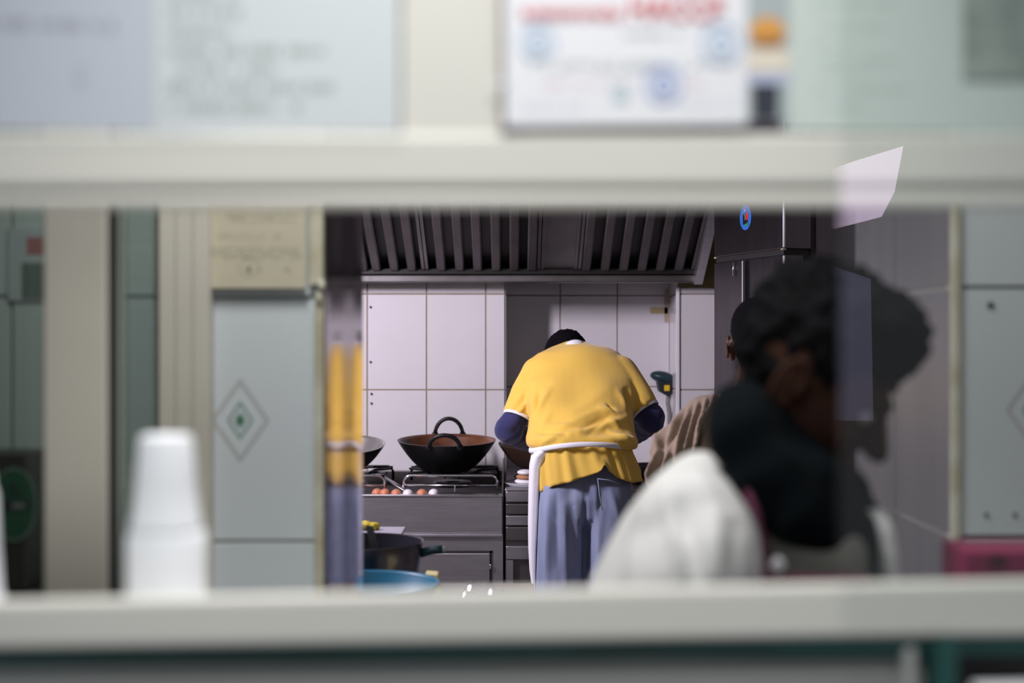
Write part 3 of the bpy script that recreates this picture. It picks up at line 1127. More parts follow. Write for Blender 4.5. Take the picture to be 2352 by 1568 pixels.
xs_all = [Xp(p, yb0) for p in slat_px]
xs_ext = [xs_all[0] - pitch * k for k in (1, 2, 3)]
for (a, b) in bounds:
    mb = MB()
    for x in xs_all + xs_ext:
        if Xp(a, yb0) <= x < Xp(b, yb0):
            slat(mb, x, 0.0185)
    xa = max(Xp(a, yb0), hx0) + 0.002
    xb = min(Xp(b, yb0), hx1) - 0.002
    for xe in (xa + 0.006, xb - 0.006):
        p0_ = Vector((xe, yb0, zb0 + 0.012))
        rs = [[p0_ + L * t + Vector((sx * 0.006, 0, 0)) + ns * q for sx, q in ((-1, 0), (-1, 0.026), (1, 0.026), (1, 0))] for t in (0, 1)]
        fs = mb.rings(rs, M_steel_d)
        for f in fs:
            f.smooth = False
    if a == 1241:
        rs = []
        for t in (0, 1):
            b0 = Vector((0, yb0, zb0 + 0.012)) + L * t
            rs.append([b0 + Vector((xx, 0, 0)) + ns * q for xx, q in ((xa, 0), (xa, 0.022), (xb, 0.022), (xb, 0))])
        for f in mb.rings(rs, M_steel_d):
            f.smooth = False
    kids.append(mb.build('baffle_filter'))
adopt(hood, *kids)


# ------------------------------------------------------------------ stove, left unit
SD = 5.30
stz = Zp(1137, SD)           # top of the front rail
sx0, sx1 = -1.15, Xp(1155, SD)
stove = empty('gas_stove', (-0.6, 5.6, 0), 'long steel gas range on the left carrying the two black woks', 'stove')
kids = []
mb = MB()
mb.box((sx0, SD + 0.02, 0.12), (sx1, KY1 - 0.03, stz - 0.04), M_steel_d, 0.003)
kids.append(mb.build('body'))
mb = MB()
mb.box((sx0, SD, Zp(1226, SD)), (sx1, SD + 0.03, stz), M_steel, 0.004)
kids.append(mb.build('front_panel'))
mb = MB()
mb.box((sx0, SD - 0.008, stz - 0.003), (sx1 + 0.001, SD + 0.02, stz + 0.003), M_chrome, 0.002)
kids.append(mb.build('front_rail'))
mb = MB()
mb.box((sx0, SD - 0.012, Zp(1231, SD)), (sx1, SD + 0.02, Zp(1226, SD)), M_steel, 0.002)
mb.box((sx0, SD + 0.006, 0.12), (sx1, SD + 0.028, Zp(1232, SD)), M_steel)
kids.append(mb.build('lower_front'))
mb = MB()
dx1 = Xp(1128, SD)
mb.box((-0.95, SD - 0.004, 0.22), (dx1 - 0.004, SD + 0.004, Zp(1270, SD)), M_steel, 0.003)
dr = mb.build('door')
kids.append(dr)
mb = MB()
mb.box((-0.95, SD + 0.002, Zp(1270, SD)), (dx1 + 0.006, SD + 0.0072, Zp(1265, SD)), M_black)
mb.box((dx1 - 0.004, SD + 0.002, 0.22), (dx1 + 0.004, SD + 0.0073, Zp(1265, SD)), M_black)
kids.append(mb.build('door_gap'))
mb = MB()
mb.cap(P(1127, 1298, SD - 0.008), P(1127, 1303, SD - 0.008), 0.004, 0.004, M_chrome)
kids.append(mb.build('hinge_pin'))
for xx in (sx0 + 0.05, sx1 - 0.05):
    for yy in (SD + 0.08, KY1 - 0.1):
        mb = MB()
        mb.lathe([(0.02, 0), (0.025, 0.01), (0.02, 0.125)], M_steel_d, (xx, yy, 0), 16, True, True)
        kids.append(mb.build('leg'))
# steel splash shelf behind
mb = MB()
mb.box((sx0, KY1 - 0.035, stz - 0.05), (sx1, KY1 - 0.012, stz + 0.03), M_steel_d, 0.002)
kids.append(mb.build('rear_upstand'))


def grate(x0, x1, y0, y1, z):
    """pan support: chrome bent rails and black bars"""
    mb = MB()
    h = 0.055
    for y in (y0, y1):
        pts = [(x0, y, z - h), (x0, y, z - 0.02), (x0 + 0.006, y, z - 0.006), (x0 + 0.02, y, z), (x1 - 0.02, y, z), (x1 - 0.006, y, z - 0.006),
               (x1, y, z - 0.02), (x1, y, z - h)]
        mb.tube(pts, 0.0058, M_chrome if y == y0 else M_iron, 10)
    mb.tube([(x0, y0, z - 0.037), (x1, y0, z - 0.037)], 0.004, M_chrome, 8)
    mx_, my_ = (x0 + x1) / 2, (y0 + y1) / 2
    for k in range(8):
        q = 2 * pi * k / 8 + pi / 8
        ex_, ey_ = mx_ + (x1 - x0) / 2 * max(-1, min(1, 1.35 * cos(q))), my_ + (y1 - y0) / 2 * max(-1, min(1, 1.35 * sin(q)))
        mb.tube([(ex_, ey_, z), (mx_ + 0.11 * cos(q), my_ + 0.11 * sin(q), z), (mx_ + 0.07 * cos(q), my_ + 0.07 * sin(q), z - 0.02)], 0.005, M_iron, 8)
    for yy in (y0 + 0.01, y1 - 0.01):
        mb.tube([(x0, yy, z - 0.002), (x1, yy, z - 0.002)], 0.005, M_iron, 8)
    # burner rings
    cx_, cy_ = (x0 + x1) / 2, (y0 + y1) / 2
    mb.lathe([(0.03, -0.06), (0.075, -0.06), (0.08, -0.05), (0.07, -0.040), (0.03, -0.042)], M_iron, (cx_, cy_, z), 24)
    return mb.build('pan_support')


gz = Zp(1092, 5.40)
gy0, gy1 = 5.40, 5.80
gx0, gx1 = Xp(928, gy0), Xp(1142, gy0)
kids.append(grate(gx0, gx1, gy0, gy1, gz))
kids.append(grate(gx0 - 0.40, gx0 - 0.075, gy0, gy1, gz))
mb = MB()
mb.box((sx0 + 0.01, SD + 0.02, stz - 0.045), (sx1 - 0.002, KY1 - 0.035, stz - 0.025), M_black)
kids.append(mb.build('hob_tray'))
mb = MB()   # tall divider at the right end of the hob
mb.box((sx1 - 0.004, SD + 0.06, 0.3), (sx1 + 0.002, KY1 - 0.04, Zp(1085, SD)), M_steel_d)
kids.append(mb.build('divider'))
mb = MB()
mb.cap(P(1045, 1116, 5.38), P(1045, 1134, 5.38), 0.0035, 0.0035, M_chrome)
kids.append(mb.build('burner_pin'))
adopt(stove, *kids)


def wok(cx, cy, zr, R, depth, label, tilt=0.0, handles=True, inner=M_rust, outer=M_iron, name='wok'):
    root = empty(name, (cx, cy, zr - depth), label, 'wok')
    rot = Matrix.Rotation(tilt, 3, 'X')
    n = 12
    prof_o = []
    for i in range(n + 1):
        t = i / n
        r = R * (0.26 + 0.74 * t ** 0.66) if i else 0.001
        prof_o.append((r, -depth * (1 - t ** 1.2)))
    prof_o.append((R * 1.012, 0.004))
    prof_i = [(r * 0.975, z + 0.004) for r, z in prof_o[:-1]][::-1]
    mb = MB()
    mb.lathe(prof_o, outer, (cx, cy, zr), 64, mat_rot=rot)
    a = mb.build('pan_shell', smooth=True)
    mb = MB()
    mb.lathe([(R * 1.012, 0.004)] + prof_i, inner, (cx, cy, zr), 64, mat_rot=rot)
    b = mb.build('pan_inside', smooth=True)
    ks = [a, b]
    if handles:
        for s in (1, -1):
            mb = MB()
            pts = []
            hw, hh = 0.056, 0.066
            for k in range(15):
                q = pi * k / 14
                off = Vector((hw * cos(q), s * (R * 0.985 + 0.004), 0.0 + hh * sin(q)))
                if s < 0:
                    off = Vector((hw * 1.05 * cos(q), -(R * 0.985) - 0.015 * sin(q), 0.0 + 0.048 * sin(q)))
                pts.append(Vector((cx, cy, zr)) + rot @ off)
            mb.tube(pts, 0.0085, M_iron, 10)
            for q in (pts[0], pts[-1]):
                mb.ell(q, (0.014, 0.008, 0.014), M_iron, seg=12, ring=8)
            ks.append(mb.build('loop_handle'))
    adopt(root, *ks)
    return root


wd_ = 5.60
wok(Xp(1026, wd_), wd_, Zp(1012, wd_), 0.192, Zp(1012, wd_) - gz + 0.010, 'large black iron wok with two loop handles and rusty inside on the left burner', tilt=radians(3.5))
wl = 5.55
wok(Xp(795, wl), wl, Zp(1022, wl), 0.150, Zp(1022, wl) - gz - 0.008, 'smaller black wok with a grey inside, half hidden by the steel reveal', tilt=radians(10), handles=False,
    inner=mat('grey_pan_inside', (0.30, 0.29, 0.28), 0.35, 0.6))
wr = 5.66
wok(Xp(1232, wr), wr, Zp(1020, wr), 0.150, 0.10, 'brown wok on the right stove in front of the cook', tilt=radians(5), handles=False, outer=mat('brown_pan_outside', (0.06, 0.03, 0.018), 0.5, 0.2))


# eggs and utensil on the hob front
def egg(px, py, d, m, label, grp, r=0.0205, rot=0.0):
    mb = MB()
    rs = []
    for i in range(13):
        t = i / 12
        z = -cos(pi * t)
        rr = sin(pi * t) * (1 - 0.13 * z)
        rs.append([(max(rr, 1e-3) * r * cos(2 * pi * k / 24), max(rr, 1e-3) * r * sin(2 * pi * k / 24), z * r * 1.28) for k in range(24)])
    mb.rings([[Vector(p) for p in ring] for ring in rs], m)
    o = mb.build('egg', smooth=True)
    o.rotation_euler = (radians(78), 0, rot)
    o.location = (Xp(px, d), d, stz - 0.024 + r)
    return tag(o, label, 'egg', grp)


ed = 5.365
for (px, m_, rot, dd, lb) in ((969, M_egg, 0.8, 0, 'brown egg lying alone in the middle, before the big wok'), (910, M_egg, -0.5, 0, 'brown egg touching the white egg on its left'), (884, M_egg, 1.3, .012, 'brown egg behind the front rail, leftmost pair right one'),
                              (866, M_egg, 0.2, 0.02, 'leftmost brown egg, next to the steel reveal'), (937, M_egg_w, 1.5, -.008, 'bright white egg between the brown eggs'), (996, M_egg_w, 1.0, 0.006, 'dull white egg right of the lone brown egg')):
    egg(px, 1128, ed + dd, m_, lb, 'eggs on the stove edge')
mb = MB()
mb.tube([P(872, 1090, 5.50), P(950, 1136, 5.345)], 0.013, M_steel, 8, flat=0.25)
mb.prism([(Xp(862, 5.52), 5.50), (Xp(882, 5.52), 5.50), (Xp(884, 5.52), 5.56), (Xp(860, 5.52), 5.56)], 'z', Zp(1092, 5.5) - 0.002, Zp(1092, 5.5) + 0.002, M_steel)
tag(mb.build('spatula'), 'long steel spatula leaning across the hob by the eggs', 'spatula')

# right unit with drawers
rx0, rx1 = Xp(1160, SD), 0.66
unit = empty('drawer_stove', (0.3, 5.6, 0), 'steel drawer unit under the right burners, in front of the cook', 'stove')
kids = []
rz = Zp(1122, SD)
mb = MB()
mb.box((rx0, SD + 0.025, 0.08), (rx1, KY1 + 0.25, rz - 0.008), M_steel_d, 0.002)
kids.append(mb.build('body'))
mb = MB()
mb.box((rx0, SD - 0.004, rz - 0.008), (rx1, KY1 + 0.25, rz), M_steel, 0.003)
kids.append(mb.build('top'))
for (ya, yb2, m_) in ((1128, 1152, M_steel), (1157, 1180, M_steel_d), (1184, 1206, M_steel), (1210, 1240, M_steel_d), (1254, 1284, M_steel)):
    mb = MB()
    mb.box((rx0 + 0.004, SD, Zp(yb2, SD)), (rx1 - 0.004, SD + 0.028, Zp(ya, SD)), m_, 0.003)
    kids.append(mb.build('drawer'))
mb = MB()
for xx in (rx0 + 0.004, Xp(1218, SD) + 0.10, rx1 - 0.03):
    mb.box((xx, SD, 0.0), (xx + 0.026, SD + 0.03, Zp(1286, SD)), M_steel)
mb.box((rx0, SD, 0.06), (rx1, SD + 0.026, 0.10), M_steel)
kids.append(mb.build('lower_frame'))
adopt(unit, *kids)
kids = []
mb = MB()
mb.lathe([(0.001, 0), (0.09, 0), (0.11, 0.012), (0.112, 0.014), (0.088, 0.004), (0.001, 0.004)], M_white_cl, (Xp(1222, 5.42), 5.42, rz + 0.001), 40)
tag(mb.build('white_plate'), 'white plate on the drawer unit, left of the cook', 'plate')
mb = MB()
for k in range(3):
    mb.ell((Xp(1206, 5.40), 5.40, rz + 0.014 + 0.004 + k * 0.017), (0.04 - k * .005, 0.04, 0.011), (M_white_cl, mat('toast_brown', (0.42, 0.2, 0.1), 0.7), M_white_cl)[k])
tag(mb.build('folded_flatbread'), 'small stack of white and brown flatbread on the plate', 'bread')
mb = MB()   # burner stand for the right wok
zr_ = Zp(1020, wr) - 0.10
for a in range(4):
    q = a * pi / 2 + pi / 4
    mb.tube([(Xp(1232, wr) + 0.12 * cos(q), wr + 0.12 * sin(q), rz), (Xp(1232, wr) + 0.06 * cos(q), wr + 0.06 * sin(q), zr_ - 0.003)], 0.006, M_iron, 8)
pts = [(Xp(1232, wr) + 0.062 * cos(2 * pi * k / 24), wr + 0.062 * sin(2 * pi * k / 24), zr_ - 0.004) for k in range(24)]
mb.tube(pts, 0.006, M_iron, 8, closed=True)
adopt(unit, mb.build('burner_stand'))
mb = MB()
mb.lathe([(0.001, 0), (0.085, 0), (0.10, 0.07), (0.103, 0.072), (0.098, 0.07), (0.083, 0.005), (0.001, 0.005)], M_steel_d, (Xp(1500, 5.5), 5.5, rz + 0.001), 40)
tag(mb.build('dark_pot'), 'dark steel pot on the drawer unit, right of the cook', 'pot')

# gas regulator in the recess
gd = KY1 + 0.20
gv = empty('gas_regulator', P(1528, 880, gd), 'dark teal regulator cap with a yellow tag and grey hose at the recess corner', 'regulator')
kids = []
mb = MB()
rq = Euler((0, radians(12), 0))
mb.ell(P(1522, 866, gd), (0.056, 0.045, 0.026), M_dteal, rq)
kids.append(mb.build('cap'))
mb = MB()
mb.prism([(P(1507, 870, gd).x, P(0, 870, gd).z), (P(1546, 868, gd).x, P(0, 868, gd).z), (P(1546, 902, gd).x, P(0, 902, gd).z), (P(1534, 910, gd).x, P(0, 910, gd).z), (P(1512, 898, gd).x, P(0, 898, gd).z)],
         'y', gd - 0.03, gd + 0.04, mat('black_teal_body', (0.006, 0.014, 0.018), 0.5), 0.006)
kids.append(mb.build('regulator_body'))
mb = MB()
mb.box(P(1526, 898, gd - 0.04), P(1538, 884, gd - 0.028), M_yel_p, 0.003)
kids.append(mb.build('yellow_tag'))
mb = MB()
mb.tube([P(1536, 905, gd), P(1534, 925, gd), P(1538, 950, gd), P(1537, 1000, gd), P(1535, 1060, gd)], 0.010, mat('grey_hose', (0.20, 0.20, 0.19), 0.5), 10)
kids.append(mb.build('hose'))
adopt(gv, *kids)
mb = MB()
yy = KY1 + 0.292
mb.box((Xp(1494, yy), yy, Zp(720, yy)), (Xp(1534, yy), yy + 0.0035, Zp(706, yy)), M_tape)
mb.box((Xp(1526, yy), yy, Zp(740, yy)), (Xp(1538, yy), yy + 0.0035, Zp(664, yy)), mat('tan_stain', (0.50, 0.42, 0.33), 0.7))
tag(mb.build('brown_tape'), 'piece of brown tape on the recess tiles near the corner', 'tape')
sc = []
for (x, y) in ((851, 705), (851, 831), (853, 904), (853, 926)):
    mb = MB()
    mb.ell(P(x, y, KY1 - 0.008), (0.005, 0.004, 0.005), M_screw, seg=12, ring=8)
    o = mb.build('screw')
    sc.append(tag(o, {705: 'topmost screw in the white tiles by the steel reveal', 831: 'second screw from the top in the white tiles', 904: 'screw just below the tile joint in the white tiles',
                      926: 'lowest screw in the white tiles by the steel reveal'}[y], 'screw', 'screws in the tiled wall'))

# ------------------------------------------------------------------ fridge, turned towards the window
F = empty('steel_fridge', (0.9, 4.9, 0), 'tall steel double door fridge with a round blue sticker, behind the two men', 'fridge')
A = Vector((Xp(1801, 4.60), 4.60))
B = Vector((Xp(1640, 5.10), 5.10))
fdir = (B - A).normalized()
nin = Vector((fdir.y, -fdir.x))          # into the body (to the right)
if nin.x < 0:
    nin = -nin
fw = (B - A).length


def fpt(s, t, z):
    q = A + fdir * s + nin * t
    return Vector((q.x, q.y, z))


def fbox(mb, s0, s1, t0, t1, z0, z1, m, bev=0.0):
    pts = [fpt(s0, t0, 0), fpt(s1, t0, 0), fpt(s1, t1, 0), fpt(s0, t1, 0)]
    mb.prism([(p.x, p.y) for p in pts], 'z', z0, z1, m, bev)


zu = Zp(570, 4.6) 
kids = []
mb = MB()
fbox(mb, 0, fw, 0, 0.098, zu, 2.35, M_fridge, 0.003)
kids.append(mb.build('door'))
ud = kids[-1]
mb = MB()
fbox(mb, 0, fw, 0, 0.070, 0.15, zu - 0.020, M_fridge, 0.003)
kids.append(mb.build('door'))
ld_ = kids[-1]
mb = MB()
fbox(mb, 0.003, fw, 0.099, 0.115, 0.15, 2.35, M_black)
fbox(mb, 0.010, fw - 0.01, 0.004, 0.11, zu - 0.022, zu - 0.001, M_black)
kids.append(mb.build('gasket'))
mb = MB()
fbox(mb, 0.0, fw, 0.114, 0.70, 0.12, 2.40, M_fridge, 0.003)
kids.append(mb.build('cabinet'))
for (s, t) in ((0.05, 0.16), (fw - 0.05, 0.16), (0.05, 0.65), (fw - 0.05, 0.65)):
    mb = MB()
    mb.lathe([(0.02, 0), (0.02, 0.125)], M_steel_d, fpt(s, t, 0), 12, True, True)
    kids.append(mb.build('foot'))
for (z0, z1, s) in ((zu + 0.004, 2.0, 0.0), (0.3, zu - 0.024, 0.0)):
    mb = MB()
    mb.tube([fpt(s, 0.0, z0), fpt(s, 0.0, z1)], 0.0045, mat('white_edge_highlight', (0.85, 0.82, 0.88), 0.3), 10)  # plain white stands for the lamp's highlight along the door edge
    kids.append(mb.build('edge_highlight'))
mb = MB()
s_h = (Vector((Xp(1713, 4.86), 4.86)) - A).length
mb.tube([fpt(s_h, -0.012, 0.9), fpt(s_h, -0.012, zu - 0.026)], 0.0032, mat('grey_edge_strip', (0.5, 0.47, 0.52), 0.3), 8)
fbox(mb, s_h - 0.012, s_h + 0.002, -0.010, 0.001, 0.9, zu - 0.026, M_fridge)
kids.append(mb.build('grip_profile'))
mb = MB()
mb.tube([fpt(s_h + 0.085, -0.006, zu - 0.075), fpt(s_h + 0.085, -0.006, zu - 0.026)], 0.003, M_chrome, 8)
kids.append(mb.build('small_bracket'))
for s in (0.004, fw - 0.02):
    mb = MB()
    mb.ell(fpt(s, 0.0, zu - 0.003), (0.010, 0.008, 0.004), mat('brass_pin', (0.7, 0.6, 0.45), 0.3, 0.8))
    kids.append(mb.build('hinge_pin'))
# sticker
mb = MB()
s_c = (Vector((Xp(1712, 4.86), 4.86)) - A).length
zc_ = Zp(500, 4.87)
R = 0.043


def fdisc(pts, m, t):
    f = mb.bm.faces.new([mb.bm.verts.new(fpt(s_c + a, t, zc_ + b)) for a, b in pts])
    mb._tag([f], m)


fdisc([(R * cos(2 * pi * k / 32), R * sin(2 * pi * k / 32)) for k in range(32)], mat('sticker_blue', (0.03, 0.16, 0.62), 0.4), -0.0012)
fdisc([(-0.018, -0.020), (0.018, -0.024), (0.020, 0.010), (-0.016, 0.018)], mat('sticker_black', (0.01, 0.01, 0.012), 0.4), -0.0020)
fdisc([(-0.020, -0.008), (-0.008, -0.010), (-0.008, 0.015), (-0.022, 0.016)], mat('sticker_red', (0.85, 0.03, 0.01), 0.4, emit=None), -0.0026)
fdisc([(-0.022, -0.028), (0.010, -0.030), (-0.004, -0.022), (-0.020, -0.018)], mat('sticker_green', (0.03, 0.32, 0.06), 0.4), -0.0026)
fdisc([(-0.001, -0.008), (0.001, -0.008), (0.001, 0.012), (-0.001, 0.012)], M_paper, -0.0027)
fdisc([(0.008, 0.022), (0.003, 0.030), (0.000, 0.022)], M_paper, -0.0026)
stk = mb.build('round_sticker', recalc=False)
kids.append(stk)
adopt(F, *kids)

# ------------------------------------------------------------------ work table with pot, basin, film
cz = 0.80
tbl = empty('work_table', (-0.35, 3.5, 0), 'steel work table just behind the sill carrying pot and basin', 'table')
kids = []
tx0, tx1, ty0, ty1 = -1.15, 0.06, 3.02, 3.95
mb = MB()
mb.box((tx0, ty0, cz - 0.035), (tx1, ty1, cz), M_steel, 0.004)
kids.append(mb.build('table_top'))
for xx in (tx0 + 0.04, tx1 - 0.06):
    for yy in (ty0 + 0.04, ty1 - 0.06):
        mb = MB()
        mb.box((xx - 0.02, yy - 0.02, 0), (xx + 0.02, yy + 0.02, cz - 0.034), M_steel_d, 0.003)
        kids.append(mb.build('leg'))
mb = MB()
mb.box((tx0 + 0.03, ty0 + 0.03, 0.22), (tx1 - 0.05, ty1 - 0.05, 0.24), M_steel_d)
kids.append(mb.build('lower_shelf'))
adopt(tbl, *kids)
pdp = 3.60
PX, PZ = Xp(838, pdp), Zp(1243, pdp)
PR = Xp(972, pdp) - PX
pot = empty('saucepan', (PX, pdp, cz), 'dark steel saucepan with a green handle on the work table', 'saucepan')
PH = PZ - cz
mb = MB()
prof = [(0.001, 0), (PR * 0.72, 0), (PR * 0.80, 0.008), (PR * 0.90, PH * 0.4), (PR * 0.97, PH * 0.8), (PR, PH), (PR + 0.003, PH + 0.002), (PR - 0.003, PH)]
mb.lathe(prof, mat('dark_brushed_pot', (0.22, 0.22, 0.24), 0.28, 1.0, noise_amt=0.4, noise_scale=12), (PX, pdp, cz), 64)
k1 = mb.build('pan_body', smooth=True)
mb = MB()
mb.lathe([(PR - 0.003, PH), (PR * 0.96, PH * 0.8), (PR * 0.88, PH * 0.4), (PR * 0.78, 0.012), (0.001, 0.01)], mat('dark_nonstick', (0.018, 0.018, 0.028), 0.35), (PX, pdp, cz), 64)
k3 = mb.build('pan_lining', smooth=True)
mb = MB()
mb.tube([(PX + PR * 0.95, pdp, PZ - 0.03), (PX + PR + 0.012, pdp - 0.004, PZ - 0.024), (PX + PR + 0.03, pdp - 0.005, PZ - 0.021), (PX + PR + 0.050, pdp - 0.006, PZ - 0.019)], 0.0115, M_dteal, 12, r1=0.010)
mb.ell((PX + PR + 0.050, pdp - 0.006, PZ - 0.019), (0.009, 0.008, 0.008), mat('grey_handle_end', (0.35, 0.38, 0.38), 0.4))
k2 = mb.build('handle', smooth=True)
adopt(pot, k1, k2, k3)
k2['label'] = 'dark green handle with grey tip'
mb = MB()
for k in range(26):
    a = random.uniform(0, 2 * pi)
    r_ = random.uniform(0, 0.036)
    mb.ell((Xp(838, 3.86) + r_ * cos(a), 3.86 + r_ * 0.9 * sin(a), Zp(1219, 3.84) + 0.006 + random.uniform(0, 0.014) * (1 - r_ / 0.05)), (0.012, 0.011, 0.008), M_food, Euler((random.random(), random.random(), 0)), 12, 8)
fd = tag(remesh(mb.build('yellow_food'), 0.004, 1), 'heap of yellow cooked food on the lid behind the saucepan', 'food')
fd['kind'] = 'stuff'
mb = MB()
mb.prism([(P(846, 0, 3.5).x - 0.0085, P(0, 1205, 3.53).z), (P(846, 0, 3.5).x + 0.010, P(0, 1207, 3.53).z), (P(860, 0, 3.5).x + 0.008, P(0, 1262, 3.53).z), (P(856, 0, 3.5).x - 0.008, P(0, 1264, 3.53).z)],
         'y', 3.520, 3.523, M_steel_d, 0.0008)
tag(mb.build('steel_turner'), 'flat steel turner standing in the saucepan', 'utensil')
mb = MB()
pz0 = Zp(1219, 3.84)
mb.box((Xp(794, 3.84), 3.80, cz + 0.0005), (Xp(922, 3.84), 3.92, pz0 - 0.008), mat('grey_tub', (0.4, 0.4, 0.42), 0.4), 0.004)
mb.box((Xp(790, 3.84), 3.79, pz0 - 0.008), (Xp(926, 3.84), 3.93, pz0), mat('grey_lid', (0.34, 0.33, 0.38), 0.5), 0.002)
tag(mb.build('food_tub'), 'grey tub with a flat lid behind the saucepan', 'tub')
BDd = 3.22
BX, BR = Xp(835, BDd), Xp(1010, BDd) - Xp(835, BDd)
BZ = Zp(1338, BDd)
mb = MB()
BH = BZ - cz
prof = [(0.001, 0), (BR * 0.74, 0), (BR * 0.78, 0.004), (BR * 0.97, BH - 0.006), (BR * 1.0, BH - 0.004), (BR * 1.01, BH), (BR * 0.985, BH + 0.002), (BR * 0.96, BH - 0.003), (BR * 0.76, 0.007), (0.001, 0.005)]
mb.lathe(prof, M_teal, (BX, BDd, cz + 0.0005), 72)
tag(mb.build('blue_basin', smooth=True), 'wide teal blue plastic basin in front of the saucepan', 'basin')
mb = MB()
mb.prism([(Xp(985, 3.44), cz + 0.0005), (Xp(1030, 3.44), cz + 0.0005), (Xp(1006, 3.44), Zp(1316, 3.44)), (Xp(978, 3.44), Zp(1314, 3.44))], 'y', 3.41, 3.47, M_card, 0.002)
tag(mb.build('yellow_carton'), 'pale yellow carton corner beside the blue basin', 'carton')
# crumpled film
mb = MB()
nx, ny = 40, 16
fx0, fx1 = Xp(1018, 3.35), Xp(1200, 3.35)
vv = [[None] * (ny + 1) for _ in range(nx + 1)]
for i in range(nx + 1):
    for j in range(ny + 1):
        x = fx0 + (fx1 - fx0) * i / nx
        y = 3.24 + 0.22 * j / ny
        e = sin(pi * j / ny) * sin(pi * min(1, max(0, i / nx))) ** 0.5
        h = 0.004 + e * (0.093 + 0.022 * noise.noise(Vector((x * 35, y * 35, 1))) + 0.012 * abs(noise.noise(Vector((x * 90, y * 90, 4)))))
        vv[i][j] = mb.bm.verts.new((x, y, cz + h))
for i in range(nx):
    for j in range(ny):
        f = mb.bm.faces.new([vv[i][j], vv[i + 1][j], vv[i + 1][j + 1], vv[i][j + 1]])
        mb._tag([f], M_wrap)
tag(mb.build('plastic_film'), 'crumpled clear plastic film lying on the work table right of the basin', 'plastic film')

# ================================================================== PEOPLE
def head_parts(mb, M, m, s=1.0, neck=True, ears=True, neck_to=None):
    """head in its own frame: +X forward, Z up; M maps to world"""
    def pt(x, y, z):
        return M @ (Vector((x, y, z)) * s)
    R3 = M.to_3x3().normalized().to_euler()

    def el(c, r, extra=None):
        e = R3 if extra is None else (M.to_3x3().normalized() @ extra.to_matrix()).to_euler()
        mb.ell(pt(*c), tuple(q * s for q in r), m, e, 28, 18)
    el((-0.012, 0, 0.03), (0.097, 0.075, 0.088))
    el((0.028, 0, -0.025), (0.066, 0.060, 0.085))
    el((0.046, 0, -0.085), (0.044, 0.043, 0.034))
    el((0.082, 0, 0.020), (0.016, 0.048, 0.010))
    el((0.066, 0.034, -0.030), (0.024, 0.022, 0.022))
    el((0.066, -0.034, -0.030), (0.024, 0.022, 0.022))
    mb.cap(pt(0.090, 0, 0.008), pt(0.114, 0, -0.032), 0.008 * s, 0.0125 * s, m)
    el((0.108, 0.011, -0.036), (0.010, 0.008, 0.008))
    el((0.108, -0.011, -0.036), (0.010, 0.008, 0.008))
    el((0.092, 0, -0.062), (0.013, 0.024, 0.006))
    el((0.090, 0, -0.073), (0.012, 0.021, 0.007))
    el((0.082, 0, -0.098), (0.018, 0.022, 0.014))
    if ears:
        for sg in (1, -1):
            ex = Euler((0, radians(-12), radians(-22 * sg)))
            el((-0.010, sg * 0.078, -0.010), (0.017, 0.008, 0.028), ex)
            el((-0.004, sg * 0.076, -0.036), (0.010, 0.008, 0.012), ex)
    if neck_to is not None:
        mb.cap(pt(-0.030, 0, -0.045), neck_to, 0.054 * s, 0.060 * s, m)


def ear_shell(M, m, s, sg, name='ear'):
    """raised rim of the ear"""
    mb = MB()
    pts = []
    for k in range(13):
        a = radians(-110 + 260 * k / 12)
        pts.append(M @ (Vector((-0.010 - 0.015 * sin(a) * 1.0, sg * (0.086), -0.012 + 0.030 * -cos(a + pi))) * s))
    mb.tube(pts, 0.0042 * s, m, 8)
    return mb.build(name, smooth=True)


def hand_parts(mb, wrist, dirv, up, m, curl=0.6, side=1):
    """palm, four unequal bent fingers and a thumb leaving the side of the palm"""
    d = dirv.normalized()
    s = d.cross(up).normalized() * side
    u = s.cross(d).normalized() * side
    rot = Matrix((d, s, u)).transposed()
    e = rot.to_euler()
    mb.ell(wrist + d * 0.045, (0.048, 0.040, 0.016), m, e, 18, 12)
    for k, (off, ln_) in enumerate(((-0.030, 0.070), (-0.010, 0.080), (0.011, 0.075), (0.030, 0.058))):
        p = wrist + d * 0.080 + s * off
        ang = 0.15
        seg_l = (ln_ * 0.45, ln_ * 0.32, ln_ * 0.23)
        r = 0.0088
        for q in seg_l:
            ang += curl * 0.7
            nx_ = p + (d * cos(ang) - u * sin(ang)) * q
            mb.cap(p, nx_, r, r * 0.9, m, 10)
            p = nx_
            r *= 0.9
    p = wrist + d * 0.028 - s * 0.034
    q = p + (d * 0.7 - s * 0.6 - u * 0.4).normalized() * 0.038
    mb.cap(p, q, 0.011, 0.010, m, 10)
    mb.cap(q, q + (d * 0.9 - s * 0.15 - u * 0.5).normalized() * 0.030, 0.010, 0.0085, m, 10)


def frame_from(fwd, up):
    f = Vector(fwd).normalized()
    u0 = Vector(up)
    l = u0.cross(f).normalized()
    u = f.cross(l).normalized()
    return Matrix((f, l, u)).transposed()


def hair_blob(mb, M, s, parts, m):
    R3 = M.to_3x3().normalized().to_euler()
    for c, r in parts:
        mb.ell(M @ (Vector(c) * s), tuple(q * s for q in r), m, R3, 28, 18)


